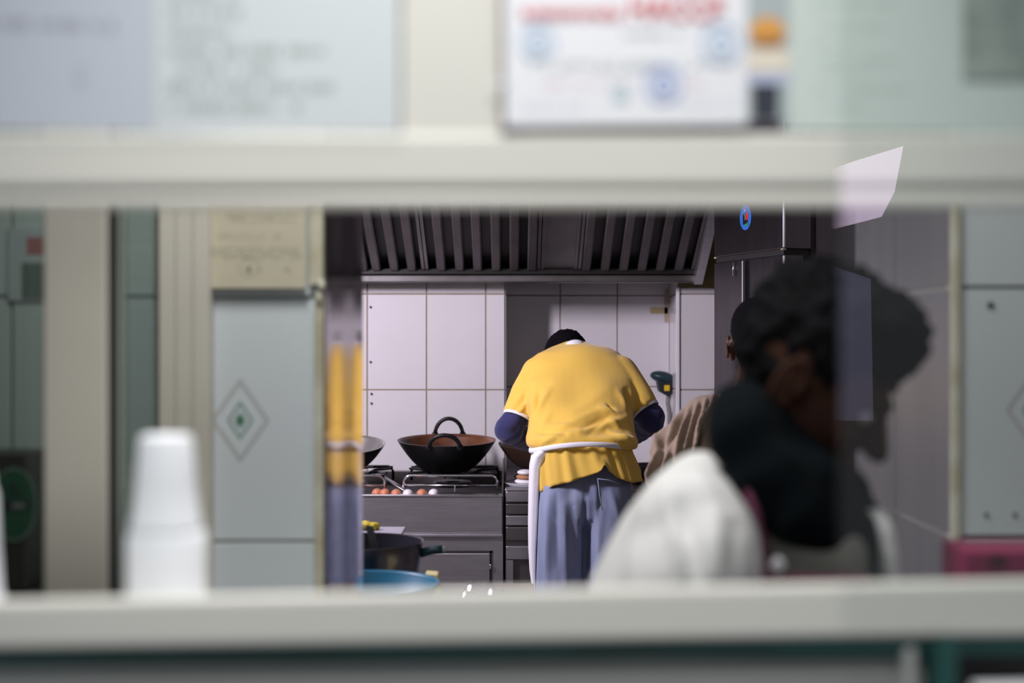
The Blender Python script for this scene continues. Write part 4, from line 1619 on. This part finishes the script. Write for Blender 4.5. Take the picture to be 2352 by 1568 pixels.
# ------------------------------------------------------------------ cook in yellow
cook = empty('person', (0.24, 4.85, 0), 'cook in a yellow short sleeved top bending over the stove, back turned', 'person')
ckids = []
cM = Matrix.Translation(P(1300, 838, 5.28)) @ frame_from((-0.12, 0.72, -0.72), (-0.05, 0.72, 0.70)).to_4x4()
shL, shR = P(1242, 880, 5.13), P(1412, 880, 5.13)
elL, elR = P(1168, 985, 5.06), P(1498, 962, 5.07)
wrL, wrR = P(1225, 1008, 5.36), P(1452, 1000, 5.34)
mb = MB()
head_parts(mb, cM, M_skin, 1.0, neck_to=P(1325, 835, 5.14))
for (a, r0, b, r1) in ((P(1325, 860, 5.13), 0.065, P(1335, 1010, 4.95), 0.09), (shL, 0.042, elL, 0.036), (elL, 0.036, wrL, 0.026),
                       (shR, 0.042, elR, 0.036), (elR, 0.036, wrR, 0.026), (shL + Vector((0.02, 0.02, -0.02)), 0.045, shR + Vector((-0.02, 0.02, -0.02)), 0.045),
                       (P(1335, 1010, 4.94), 0.085, P(1338, 1090, 4.92), 0.070)):
    mb.cap(a, b, r0, r1, M_skin)
hipz = Zp(1090, 4.86)
for sg, px in ((-1, 1288), (1, 1395)):
    hip = Vector((Xp(px, 4.86), 4.86, hipz))
    knee = Vector((hip.x + 0.01 * sg, 4.84, 0.50))
    ank = Vector((hip.x + 0.02 * sg, 4.88, 0.09))
    hip.y = 4.92
    mb.cap(hip, knee, 0.062, 0.050, M_skin)
    mb.cap(knee, ank, 0.055, 0.038, M_skin)
hand_parts(mb, wrL, Vector((0.5, 0.75, -0.3)), Vector((0, 0, 1)), M_skin, 0.6, -1)
hand_parts(mb, wrR, Vector((-0.5, 0.75, -0.3)), Vector((0, 0, 1)), M_skin, 0.6, 1)
ckids.append(remesh(mb.build('body'), 0.006, 2))
mb = MB()
hair_blob(mb, cM, 1.0, [((-0.020, 0, 0.040), (0.098, 0.081, 0.086)), ((-0.052, 0, -0.005), (0.056, 0.070, 0.055)), ((0.02, 0, 0.07), (0.07, 0.068, 0.055))], M_hair_s)
ckids.append(remesh(mb.build('hair'), 0.0045, 2, disp=lambda v, n: 0.003 * noise.noise(v * 120) + 0.003 * noise.noise(v * 40)))
# white collar band of the undershirt round the neck
mb = MB()
cc = P(1320, 803, 5.185)
axis = Vector((-0.05, 0.62, 0.78)).normalized()
e1 = axis.cross(Vector((0, 0, 1))).normalized()
e2 = axis.cross(e1).normalized()
rs = []
for (h, r) in ((-0.02, 0.066), (0.000, 0.059), (0.008, 0.056), (0.006, 0.052), (-0.02, 0.055)):
    rs.append([cc + axis * h + e1 * r * 0.78 * cos(2 * pi * k / 32) + e2 * r * 0.9 * sin(2 * pi * k / 32) for k in range(32)])
mb.rings(rs, M_white_cl, False, False)
ckids.append(mb.build('undershirt_collar', smooth=True))
# yellow top
mb = MB()
rows = [(784, 1303, 1343, 5.200, .052), (789, 1288, 1360, 5.195, .072), (797, 1262, 1398, 5.180, .090), (808, 1236, 1420, 5.165, .100), (828, 1216, 1440, 5.140, .112),
        (865, 1206, 1456, 5.10, .125), (905, 1208, 1458, 5.05, .135), (950, 1215, 1457, 4.995, .140), (985, 1212, 1458, 4.955, .148), (1005, 1208, 1462, 4.925, .158),
        (1020, 1210, 1463, 4.915, .152), (1031, 1224, 1448, 4.908, .118)]
mb.rings(ring_rows(rows), M_yellow)
# sleeves
for (a, b, c, ra, rb, rc) in ((P(1238, 862, 5.12), P(1212, 905, 5.09), P(1191, 956, 5.06), 0.066, 0.062, 0.056),
                              (P(1418, 858, 5.12), P(1448, 896, 5.09), P(1480, 940, 5.06), 0.068, 0.064, 0.056)):
    pts = [a, (a + b) / 2, b, (b + c) / 2, c]
    rr_ = [ra, (ra + rb) / 2, rb, (rb + rc) / 2, rc]
    rs = []
    for i, p in enumerate(pts):
        t = (pts[min(i + 1, 4)] - pts[max(i - 1, 0)]).normalized()
        s_ = t.cross(Vector((0, 1, 0))).normalized()
        u_ = s_.cross(t).normalized()
        rs.append([p + s_ * rr_[i] * cos(2 * pi * k / 28) + u_ * rr_[i] * sin(2 * pi * k / 28) for k in range(28)])
    mb.rings(rs, M_yellow)
    mb.ell(a, (ra, ra, ra), M_yellow)
FL = [((1290, 1012), (1440, 958), 9, .012), ((1260, 1000), (1400, 930), 10, .007), ((1380, 940), (1420, 950), 8, .012), ((1400, 965), (1425, 985), 7, .010),
      ((1230, 1008), (1330, 996), 7, .010), ((1330, 1004), (1462, 1012), 7, .012), ((1400, 990), (1460, 1026), 6, .012), ((1245, 1018), (1290, 1004), 5, .010),
      ((1225, 955), (1240, 900), 6, -.020), ((1232, 950), (1262, 900), 7, .008), ((1452, 950), (1420, 900), 7, .008), ((1205, 890), (1228, 870), 6, .006), ((1250, 975), (1330, 985), 7, .007), ((1235, 990), (1300, 1003), 5, -.008), ((1340, 985), (1385, 960), 6, -.008), ((1222, 900), (1262, 880), 8, -.006), ((1190, 950), (1216, 918), 6, .008), ((1176, 935), (1204, 900), 7, .004),
      ((1452, 960), (1440, 895), 7, -.014), ((1465, 915), (1500, 940), 6, .006), ((1445, 930), (1490, 950), 5, .006), ((1300, 960), (1390, 900), 16, .005),
      ((1240, 985), (1262, 950), 8, .005), ((1350, 1000), (1400, 955), 6, -.006), ((1395, 930), (1412, 945), 4, -.010)]
top = remesh(mb.build('yellow_top'), 0.0055, 5, disp=folds(FL, 0.009, 9, (1, 1, 1)))
ckids.append(top)


def skirt_mesh():
    """flounce of the top below the tie; thin cloth with a wavy hem"""
    mb = MB()
    d0 = 4.90
    hem = [(1180, 1075), (1205, 1110), (1235, 1136), (1252, 1128), (1270, 1116), (1300, 1108), (1330, 1097), (1352, 1090), (1372, 1082), (1380, 1068), (1386, 1066), (1392, 1080), (1410, 1094),
           (1432, 1105), (1450, 1111), (1473, 1111), (1500, 1090)]

    def hy(px):
        for (a, b), (c, d) in zip(hem, hem[1:]):
            if a <= px <= c:
                return b + (d - b) * (px - a) / (c - a)
        return 1085
    rings_o, rings_i = [], []
    nseg = 120
    for i in range(15):
        t = i / 14
        ro, ri = [], []
        for k in range(nseg):
            a = 2 * pi * k / nseg
            frontish = -sin(a)               # side towards the photographer
            tpx_c, hw0, hw1 = 1333, 112, 121
            l = 1221 + 10 * t - 3 * t
            r = 1446 + 28 * t
            c_, h_ = (l + r) / 2, (r - l) / 2
            px = c_ + h_ * (abs(cos(a)) ** 0.9) * (1 if cos(a) > 0 else -1)
            yend = hy(px) if frontish > -0.15 else 1088
            py = 1024 + (yend - 1024) * t
            pleat = 0.0075 * (0.35 + 0.65 * t) * sin(a * 13 + 1.5 * sin(3 * a)) + 0.0035 * sin(a * 27 + 2)
            th = 0.136 + 0.014 * t + pleat
            d = 4.905 - 0.0 * t
            y = d + th * sin(a)
            z = Zp(py, d - 0.13)
            x = Xp(c_ + (px - c_), d) + pleat * 0.7 * cos(a)
            ro.append(Vector((x, y, z)))
            ri.append(Vector((x - 0.004 * cos(a), y - 0.004 * sin(a), z)))
        rings_o.append(ro)
        rings_i.append(ri)
    mb.rings(rings_o + rings_i[::-1], M_yellow, closed=True)
    return mb.build('top_flounce', smooth=True)


ckids.append(skirt_mesh())
# sleeve hems and navy undersleeves
for (c, r, ax_) in ((P(1190.5, 958, 5.06), 0.0565, P(1191, 956, 5.06) - P(1212, 905, 5.09)), (P(1481, 942, 5.06), 0.0565, P(1480, 940, 5.06) - P(1448, 896, 5.09))):
    t = ax_.normalized()
    s_ = t.cross(Vector((0, 1, 0))).normalized()
    u_ = s_.cross(t).normalized()
    mb = MB()
    rs = [[c + t * h + s_ * rr * cos(2 * pi * k / 32) + u_ * rr * sin(2 * pi * k / 32) for k in range(32)] for h, rr in ((-0.004, r), (0.006, r - 0.001), (0.008, r - 0.004), (-0.002, r - 0.006))]
    mb.rings(rs, M_white_cl, closed=True)
    ckids.append(mb.build('white_cuff', smooth=True))
for (a, el_, w_, nm) in ((P(1187, 956, 5.06), P(1166, 986, 5.06), P(1225, 1016, 5.33), 0), (P(1476, 940, 5.06), P(1496, 960, 5.07), P(1456, 996, 5.32), 1)):
    mb = MB()
    mb.cap(a, el_, 0.046, 0.052, M_navy)
    mb.cap(el_, w_, 0.052, 0.042, M_navy)
    ckids.append(remesh(mb.build('navy_undersleeve'), 0.006, 3, disp=lambda v, n: 0.008 * noise.noise(v * 24)))
# apron: waist tie, left panel, front
mb = MB()
pts = []
for k in range(64):
    a = 2 * pi * k / 64
    x = Xp(1333, 4.905) + (Xp(1449, 4.905) - Xp(1333, 4.905)) * cos(a)
    y = 4.905 + (0.155 + 0.010 * max(0, cos(a))) * sin(a)
    px_ = 1333 + 113 * cos(a)
    py_ = 1019 + 18 * abs((px_ - 1345) / 113) ** 2 if sin(a) < 0.1 else 1030
    pts.append(Vector((x, y, Zp(py_, 4.77 if sin(a) < 0.1 else 4.905))))
mb.tube(pts, 0.0045, M_white_cl, 10, closed=True, flat=2.0)
ckids.append(mb.build('apron_tie', smooth=True))
mb = MB()
rowsA = [(1026, 1262, 1300, 4.79), (1036, 1228, 1268, 4.80), (1050, 1219, 1250, 4.815), (1075, 1214, 1240, 4.825), (1130, 1212, 1236, 4.83), (1200, 1211, 1233, 4.835), (1260, 1212, 1230, 4.84), (1310, 1215, 1229, 4.845),
         (1345, 1220, 1229, 4.85), (1420, 1222, 1232, 4.86)]
rs = []
for (py, l, r, d) in rowsA:
    z = Zp(py, d)
    ring = []
    m_ = 12
    for k in range(m_ + 1):
        t = k / m_
        # cloth edge seen here, then wrapping away to the front of the body
        ring.append(Vector((Xp(r + (l - r) * min(1, t * 2.2), d) - 0.000 + (0.012 * sin((t - .45) * 5) if t > 0.45 else 0), d - 0.0 + (0.0 if t < 0.3 else (t - 0.3) * 0.24), z)))
    inner = [v + Vector((0.003, 0.004, 0)) for v in ring[::-1]]
    rs.append(ring + inner)
mb.rings(rs, M_white_cl)
ckids.append(mb.build('apron_panel', smooth=True))
# jeans
mb = MB()
rowsJ = [(1048, 1240, 1440, 4.90, .095), (1090, 1236, 1452, 4.895, .105), (1140, 1232, 1450, 4.89, .108), (1185, 1236, 1442, 4.89, .095), (1215, 1262, 1420, 4.89, .05)]
mb.rings(ring_rows(rowsJ), M_jeans)
for (rows_) in ([(1110, 1234, 1346, 4.89, .104), (1160, 1230, 1346, 4.885, .105), (1230, 1228, 1345, 4.88, .100), (1300, 1230, 1342, 4.875, .093), (1400, 1232, 1336, 4.85, .080), (1550, 1236, 1330, 4.85, .075), (1700, 1240, 1322, 4.86, .07)],
                [(1110, 1338, 1450, 4.89, .104), (1160, 1338, 1450, 4.885, .105), (1230, 1344, 1446, 4.88, .100), (1300, 1346, 1440, 4.875, .093), (1400, 1350, 1438, 4.85, .080), (1550, 1352, 1436, 4.85, .075), (1700, 1354, 1434, 4.86, .07)]):
    mb.rings(ring_rows(rows_, power=2.1), M_jeans)
JF = [((1345, 1100), (1342, 1340), 5, -.012), ((1262, 1140), (1256, 1340), 8, .015), ((1295, 1160), (1300, 1345), 9, .012), ((1245, 1150), (1242, 1330), 5, -.005), ((1322, 1130), (1330, 1300), 6, .006),
      ((1365, 1080), (1375, 1260), 6, .007), ((1385, 1150), (1372, 1300), 7, .006), ((1400, 1120), (1425, 1200), 7, .007), ((1278, 1130), (1280, 1300), 5, -.006), ((1270, 1180), (1300, 1230), 6, .005)]
ckids.append(remesh(mb.build('jeans'), 0.007, 3, disp=folds(JF, 0.007, 9, (1.6, 1.6, 0.5))))
mb = MB()   # pocket seam
mb.tube([P(1372, 1099, 4.750), P(1398, 1102, 4.748), P(1426, 1112, 4.756)], 0.0016, mat('denim_seam', (0.28, 0.31, 0.42), 0.8), 6)
mb.tube([P(1373, 1100, 4.750), P(1377, 1135, 4.744), P(1384, 1172, 4.738)], 0.0016, MATS['denim_seam'], 6)
ckids.append(mb.build('pocket_seam'))
for px in (1290, 1397):
    mb = MB()
    x = Xp(px, 4.86)
    mb.ell((x, 4.93, 0.045), (0.048, 0.13, 0.045), M_shoe)
    mb.box((x - 0.045, 4.82, 0.0), (x + 0.045, 5.05, 0.03), M_shoe, 0.01)
    ckids.append(remesh(mb.build('shoe'), 0.007, 4))
adopt(cook, *ckids)

# ------------------------------------------------------------------ man in beige, standing half behind
mD = 3.82
man = empty('person', (Xp(1745, mD), mD, 0), 'man in a wrinkled beige sweater with cropped hair, back turned, behind the coated man', 'person')
mk = []
mM = Matrix.Translation(P(1748, 790, mD)) @ frame_from((0.30, 0.95, -0.10), (0.02, 0.06, 1)).to_4x4()
mb = MB()
head_parts(mb, mM, M_skin, 1.0, neck_to=P(1738, 905, mD + 0.0))
mb.cap(P(1742, 960, mD), P(1752, 1180, mD), 0.075, 0.095, M_skin)
mshL, mshR = P(1615, 985, mD + 0.02), P(1870, 985, mD + 0.08)
mb.cap(mshL, mshR, 0.055, 0.055, M_skin)
for (a, sg) in ((mshL, -1), (mshR, 1)):
    e_ = a + Vector((-0.085 if sg < 0 else 0.05, 0.01, -0.22))
    w_ = e_ + Vector((0.04 * -sg, 0.23, -0.05))
    mb.cap(a, e_, 0.050, 0.040, M_skin)
    mb.cap(e_, w_, 0.038, 0.027, M_skin)
    hand_parts(mb, w_, Vector((0.1 * -sg, 0.9, -0.25)), Vector((0, 0, 1)), M_skin, 0.5, 1 if sg > 0 else -1)
for sg in (-1, 1):
    hip = P(1750, 1180, mD) + Vector((0.085 * sg, 0, 0))
    kn = Vector((hip.x + 0.01 * sg, mD - 0.01, 0.5))
    mb.cap(hip, kn, 0.085, 0.055, M_skin)
    mb.cap(kn, Vector((kn.x, mD + 0.01, 0.09)), 0.055, 0.04, M_skin)
mk.append(remesh(mb.build('body'), 0.006, 2))
mb = MB()
hair_blob(mb, mM, 1.0, [((-0.018, 0, 0.042), (0.099, 0.079, 0.085)), ((-0.050, 0, -0.012), (0.058, 0.066, 0.062)), ((-0.056, 0, -0.045), (0.040, 0.052, 0.040))], M_hair_s)
mk.append(remesh(mb.build('hair'), 0.0045, 2, disp=lambda v, n: 0.0022 * noise.noise(v * 150) + 0.002 * noise.noise(v * 40)))
mk.append(ear_shell(mM, M_skin, 1.0, 1))
mb = MB()
rowsM = [(893, 1688, 1790, mD, .062), (900, 1672, 1805, mD, .075), (915, 1640, 1835, mD + .01, .095), (940, 1600, 1880, mD + .02, .115), (985, 1570, 1910, mD + .02, .130), (1060, 1560, 1925, mD, .145),
         (1150, 1565, 1915, mD, .15), (1260, 1570, 1905, mD, .15), (1360, 1570, 1905, mD, .15)]
mb.rings(ring_rows(rowsM), M_beige)
mb.cap(P(1625, 965, mD), P(1552, 1060, mD - 0.02), 0.072, 0.066, M_beige)
mb.cap(P(1552, 1060, mD - 0.02), P(1530, 1185, mD + 0.03), 0.068, 0.060, M_beige)
mb.cap(P(1530, 1185, mD + 0.03), P(1555, 1215, mD + 0.22), 0.060, 0.045, M_beige)
mb.cap(P(1870, 965, mD + 0.08), P(1925, 1180, mD + 0.09), 0.075, 0.060, M_beige)
BF = []
rr = random.Random(12)
for i, (x0, y0, x1, y1) in enumerate(((1540, 975, 1500, 1040), (1568, 945, 1528, 1020), (1585, 935, 1545, 1060), (1602, 925, 1556, 1085), (1622, 915, 1576, 1080), (1640, 905, 1590, 1030), (1655, 900, 1618, 1010),
                                      (1520, 1010, 1500, 1090), (1505, 1060, 1490, 1110), (1535, 1040, 1515, 1110), (1560, 1030, 1545, 1120), (1607, 960, 1590, 1040), (1672, 905, 1650, 960))):
    BF.append(((x0, y0), (x1, y1), 4.5, 0.016))
    BF.append(((x0 + 9, y0 + 6), (x1 + 10, y1 + 2), 4, -0.010))
mk.append(remesh(mb.build('beige_sweater'), 0.0055, 4, disp=folds(BF, 0.006, 8)))
mb = MB()
c = P(1737, 886, mD - 0.004)
for (h0, rr0, mm, nm) in ((0.0, 0.064, M_magenta, 'magenta_collar'), (-0.018, 0.070, mat('grey_collar', (0.33, 0.34, 0.40), 0.8), 'grey_collar')):
    mb = MB()
    rs = [[c + Vector((rr_ * 0.92 * cos(2 * pi * k / 36), rr_ * sin(2 * pi * k / 36), h0 + hh + 0.004 * sin(2 * pi * k / 36))) for k in range(36)]
          for hh, rr_ in ((-0.012, rr0 + 0.006), (0.004, rr0 + 0.001), (0.009, rr0 - 0.002), (0.006, rr0 - 0.006), (-0.012, rr0 - 0.002))]
    mb.rings(rs, mm, closed=True)
    mk.append(mb.build(nm, smooth=True))
mb = MB()
for (l, r) in ((1578, 1740), (1742, 1898)):
    mb.rings(ring_rows([(1330, l, r, mD, .13), (1450, l + 8, r - 8, mD, .10), (1600, l + 16, r - 20, mD, .085), (1980, l + 30, r - 30, mD, .07)]), M_trouser)
mk.append(remesh(mb.build('trousers'), 0.009, 4, disp=lambda v, n: 0.006 * noise.noise(v * 9)))
for sg in (-1, 1):
    mb = MB()
    x = Xp(1745, mD) + 0.095 * sg
    mb.ell((x, mD + 0.06, 0.045), (0.048, 0.13, 0.045), M_shoe)
    mb.box((x - 0.045, mD - 0.05, 0.0), (x + 0.045, mD + 0.18, 0.03), M_shoe, 0.01)
    mk.append(remesh(mb.build('shoe'), 0.007, 4))
adopt(man, *mk)

# ------------------------------------------------------------------ man in the white coat, close behind the window
fD = 1.74
fm = empty('person', (Xp(1800, fD), fD, 0), 'man in a white coat and dark scarf looking down, close behind the window', 'person')
fk = []
HS = 1.0
fM = Matrix.Translation(P(1872, 868, fD)) @ frame_from((0.76, -0.32, -0.56), (0.52, -0.20, 0.82)).to_4x4()
mb = MB()
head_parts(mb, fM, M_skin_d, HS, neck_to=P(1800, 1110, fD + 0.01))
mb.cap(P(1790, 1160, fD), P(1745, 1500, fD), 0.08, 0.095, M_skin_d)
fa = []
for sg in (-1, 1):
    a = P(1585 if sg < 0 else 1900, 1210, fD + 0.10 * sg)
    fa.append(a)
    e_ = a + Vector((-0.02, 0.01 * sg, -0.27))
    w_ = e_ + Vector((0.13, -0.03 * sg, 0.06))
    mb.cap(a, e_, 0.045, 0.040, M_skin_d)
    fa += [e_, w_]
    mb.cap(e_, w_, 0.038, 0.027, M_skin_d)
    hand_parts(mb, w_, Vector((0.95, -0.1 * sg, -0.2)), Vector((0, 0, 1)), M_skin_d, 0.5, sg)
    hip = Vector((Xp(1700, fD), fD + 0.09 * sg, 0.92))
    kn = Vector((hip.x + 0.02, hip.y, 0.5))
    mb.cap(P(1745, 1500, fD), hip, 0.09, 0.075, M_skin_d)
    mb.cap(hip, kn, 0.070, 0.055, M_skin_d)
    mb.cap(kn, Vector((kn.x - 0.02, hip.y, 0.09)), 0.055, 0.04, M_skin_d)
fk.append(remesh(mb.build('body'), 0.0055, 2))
mb = MB()
hair_blob(mb, fM, HS, [((-0.018, 0, 0.050), (0.102, 0.082, 0.092)), ((-0.060, 0, 0.010), (0.048, 0.070, 0.066)), ((0.022, 0, 0.098), (0.070, 0.070, 0.046)), ((0.052, 0, 0.080), (0.042, 0.058, 0.034)),
                       ((-0.045, 0, -0.03), (0.036, 0.060, 0.034))], M_hair)
fk.append(remesh(mb.build('curly_hair'), 0.0045, 1, disp=lambda v, n: 0.011 * noise.noise(v * 42) + 0.006 * noise.noise(v * 95)))
for sg in (-1, 1):
    fk.append(ear_shell(fM, M_skin_d, HS, sg))
for sg in (-1, 1):
    mb = MB()
    mb.ell(fM @ (Vector((0.078, 0.030 * sg, -0.002)) * HS), (0.0100, 0.0105, 0.0085), mat('eye_white', (0.25, 0.22, 0.2), 0.4), seg=16, ring=10)
    mb.ell(fM @ (Vector((0.0860, 0.031 * sg, -0.006)) * HS), (0.004, 0.005, 0.004), mat('eye_dark', (0.02, 0.01, 0.01), 0.1), seg=12, ring=8)
    fk.append(mb.build('eye'))
# scarf: slanting thick cowl
mb = MB()
near = [P(1702, 950, fD - 0.035), P(1712, 1010, fD - 0.075), P(1760, 1090, fD - 0.100), P(1820, 1170, fD - 0.105), P(1885, 1225, fD - 0.085), P(1922, 1225, fD - 0.03)]
farp = [P(1935, 1180, fD + 0.05), P(1900, 1150, fD + 0.12), P(1820, 1080, fD + 0.13), P(1740, 1000, fD + 0.10), P(1712, 955, fD + 0.04)]
loop = near + farp
mb.tube(loop, 0.043, M_scarf, 16, closed=True)
for (a, b, r0, r1) in ((P(1705, 985, fD - 0.05), P(1810, 1140, fD - 0.07), .030, .055), (P(1800, 1130, fD - 0.06), P(1905, 1262, fD - 0.05), .056, .050), (P(1690, 940, fD), P(1700, 1010, fD - 0.02), .026, .036),
                       (P(1900, 1235, fD - 0.05), P(1945, 1160, fD + 0.0), .042, .028), (P(1800, 1120, fD), P(1900, 1250, fD), .07, .06), (P(1870, 1150, fD + 0.01), P(1935, 1130, fD + 0.02), .05, .035), (P(1720, 960, fD - 0.04), P(1850, 1120, fD - 0.05), .04, .05),
                       (P(1850, 1120, fD - 0.06), P(1930, 1240, fD - 0.05), .05, .05)):
    mb.cap(a, b, r0, r1, M_scarf)
fk.append(remesh(mb.build('scarf'), 0.007, 5, disp=lambda v, n: 0.010 * noise.noise(Vector((v.x + v.z, v.y, v.z - v.x)) * 14)))
# inner shirt / apron bib
mb = MB()
rowsI = [(1120, 1740, 1900, fD, .10), (1180, 1700, 1960, fD, .12), (1250, 1690, 1985, fD, .125), (1340, 1685, 1990, fD, .125), (1500, 1680, 1985, fD, .13), (1750, 1670, 1960, fD, .13)]
mb.rings(ring_rows(rowsI), M_olive)
fk.append(remesh(mb.build('olive_shirt'), 0.008, 4, disp=lambda v, n: 0.005 * noise.noise(v * 16)))
# coat: near side with shoulder and arm
mb = MB()
rowsC = [(1038, 1598, 1632, fD, .03), (1050, 1572, 1650, fD, .06), (1072, 1540, 1668, fD - .01, .09), (1105, 1500, 1692, fD - .02, .12), (1150, 1462, 1718, fD - .03, .145), (1200, 1425, 1738, fD - .035, .165),
         (1260, 1392, 1752, fD - .04, .175), (1340, 1352, 1758, fD - .04, .18), (1450, 1330, 1760, fD - .04, .18), (1650, 1330, 1765, fD - .03, .18), (1900, 1340, 1770, fD - .02, .17)]
mb.rings(ring_rows(rowsC, power=2.2), M_coat)
mb.cap(fa[1], fa[2] - (fa[2] - fa[1]) * 0.12, 0.062, 0.048, M_coat)
mb.cap(fa[4], fa[5] - (fa[5] - fa[4]) * 0.12, 0.062, 0.048, M_coat)
mb.cap(fa[0], fa[1], 0.07, 0.062, M_coat)
CF = [((1560, 1150), (1600, 1340), 16, -.016), ((1530, 1130), (1570, 1330), 12, .010), ((1640, 1170), (1650, 1340), 12, .008), ((1480, 1170), (1440, 1330), 14, .006), ((1690, 1200), (1700, 1340), 12, -.008),
      ((1600, 1080), (1660, 1180), 14, .006)]
fk.append(remesh(mb.build('white_coat'), 0.008, 6, disp=folds(CF, 0.006, 6)))
mb = MB()
rowsK = [(1168, 1996, 2016, fD - .03, .02), (1178, 1985, 2034, fD - .03, .035), (1210, 1984, 2046, fD - .03, .045), (1260, 1992, 2052, fD - .03, .05), (1340, 2002, 2056, fD - .03, .055), (1500, 1990, 2060, fD - .03, .06),
         (1800, 1950, 2050, fD - .03, .07)]
mb.rings(ring_rows(rowsK), M_coat)
fk.append(remesh(mb.build('coat_lapel'), 0.006, 4))
mb = MB()
mb.tube([P(1715, 1130, fD - 0.165), P(1738, 1180, fD - 0.185), P(1754, 1245, fD - 0.20), P(1762, 1330, fD - 0.20), P(1766, 1420, fD - 0.20)], 0.0042, M_maroon, 8)
fk.append(mb.build('maroon_strap', smooth=True))
mb = MB()
mb.tube([P(1976, 1240, fD + 0.0), P(1986, 1290, fD), P(2000, 1345, fD)], 0.010, M_maroon, 8)
fk.append(mb.build('maroon_strap', smooth=True))
mb = MB()
mb.box(P(1766, 1400, fD - 0.175), P(1990, 1318, fD - 0.15), M_maroon, 0.004)
fk.append(mb.build('maroon_bib'))
mb = MB()
mb.ell(P(1787, 1300, fD - 0.17), (0.008, 0.006, 0.010), M_white_cl, seg=14, ring=10)
fk.append(mb.build('white_button'))
mb = MB()
for sg in (-1, 1):
    x = Xp(1700, fD) + 0.02
    y = fD + 0.09 * sg
    rs = [[Vector((x + rr_ * cos(2 * pi * k / 28), y + rr_ * 0.9 * sin(2 * pi * k / 28), z)) for k in range(28)] for z, rr_ in ((0.98, 0.105), (0.8, 0.098), (0.5, 0.075), (0.07, 0.062))]
    mb.rings(rs, M_trouser)
fk.append(remesh(mb.build('trousers'), 0.009, 4))
for sg in (-1, 1):
    mb = MB()
    x = Xp(1700, fD) + 0.05
    y = fD + 0.09 * sg
    mb.ell((x + 0.03, y, 0.045), (0.13, 0.048, 0.045), M_shoe)
    mb.box((x - 0.08, y - 0.045, 0.0), (x + 0.15, y + 0.045, 0.03), M_shoe, 0.01)
    fk.append(remesh(mb.build('shoe'), 0.007, 4))
adopt(fm, *fk)
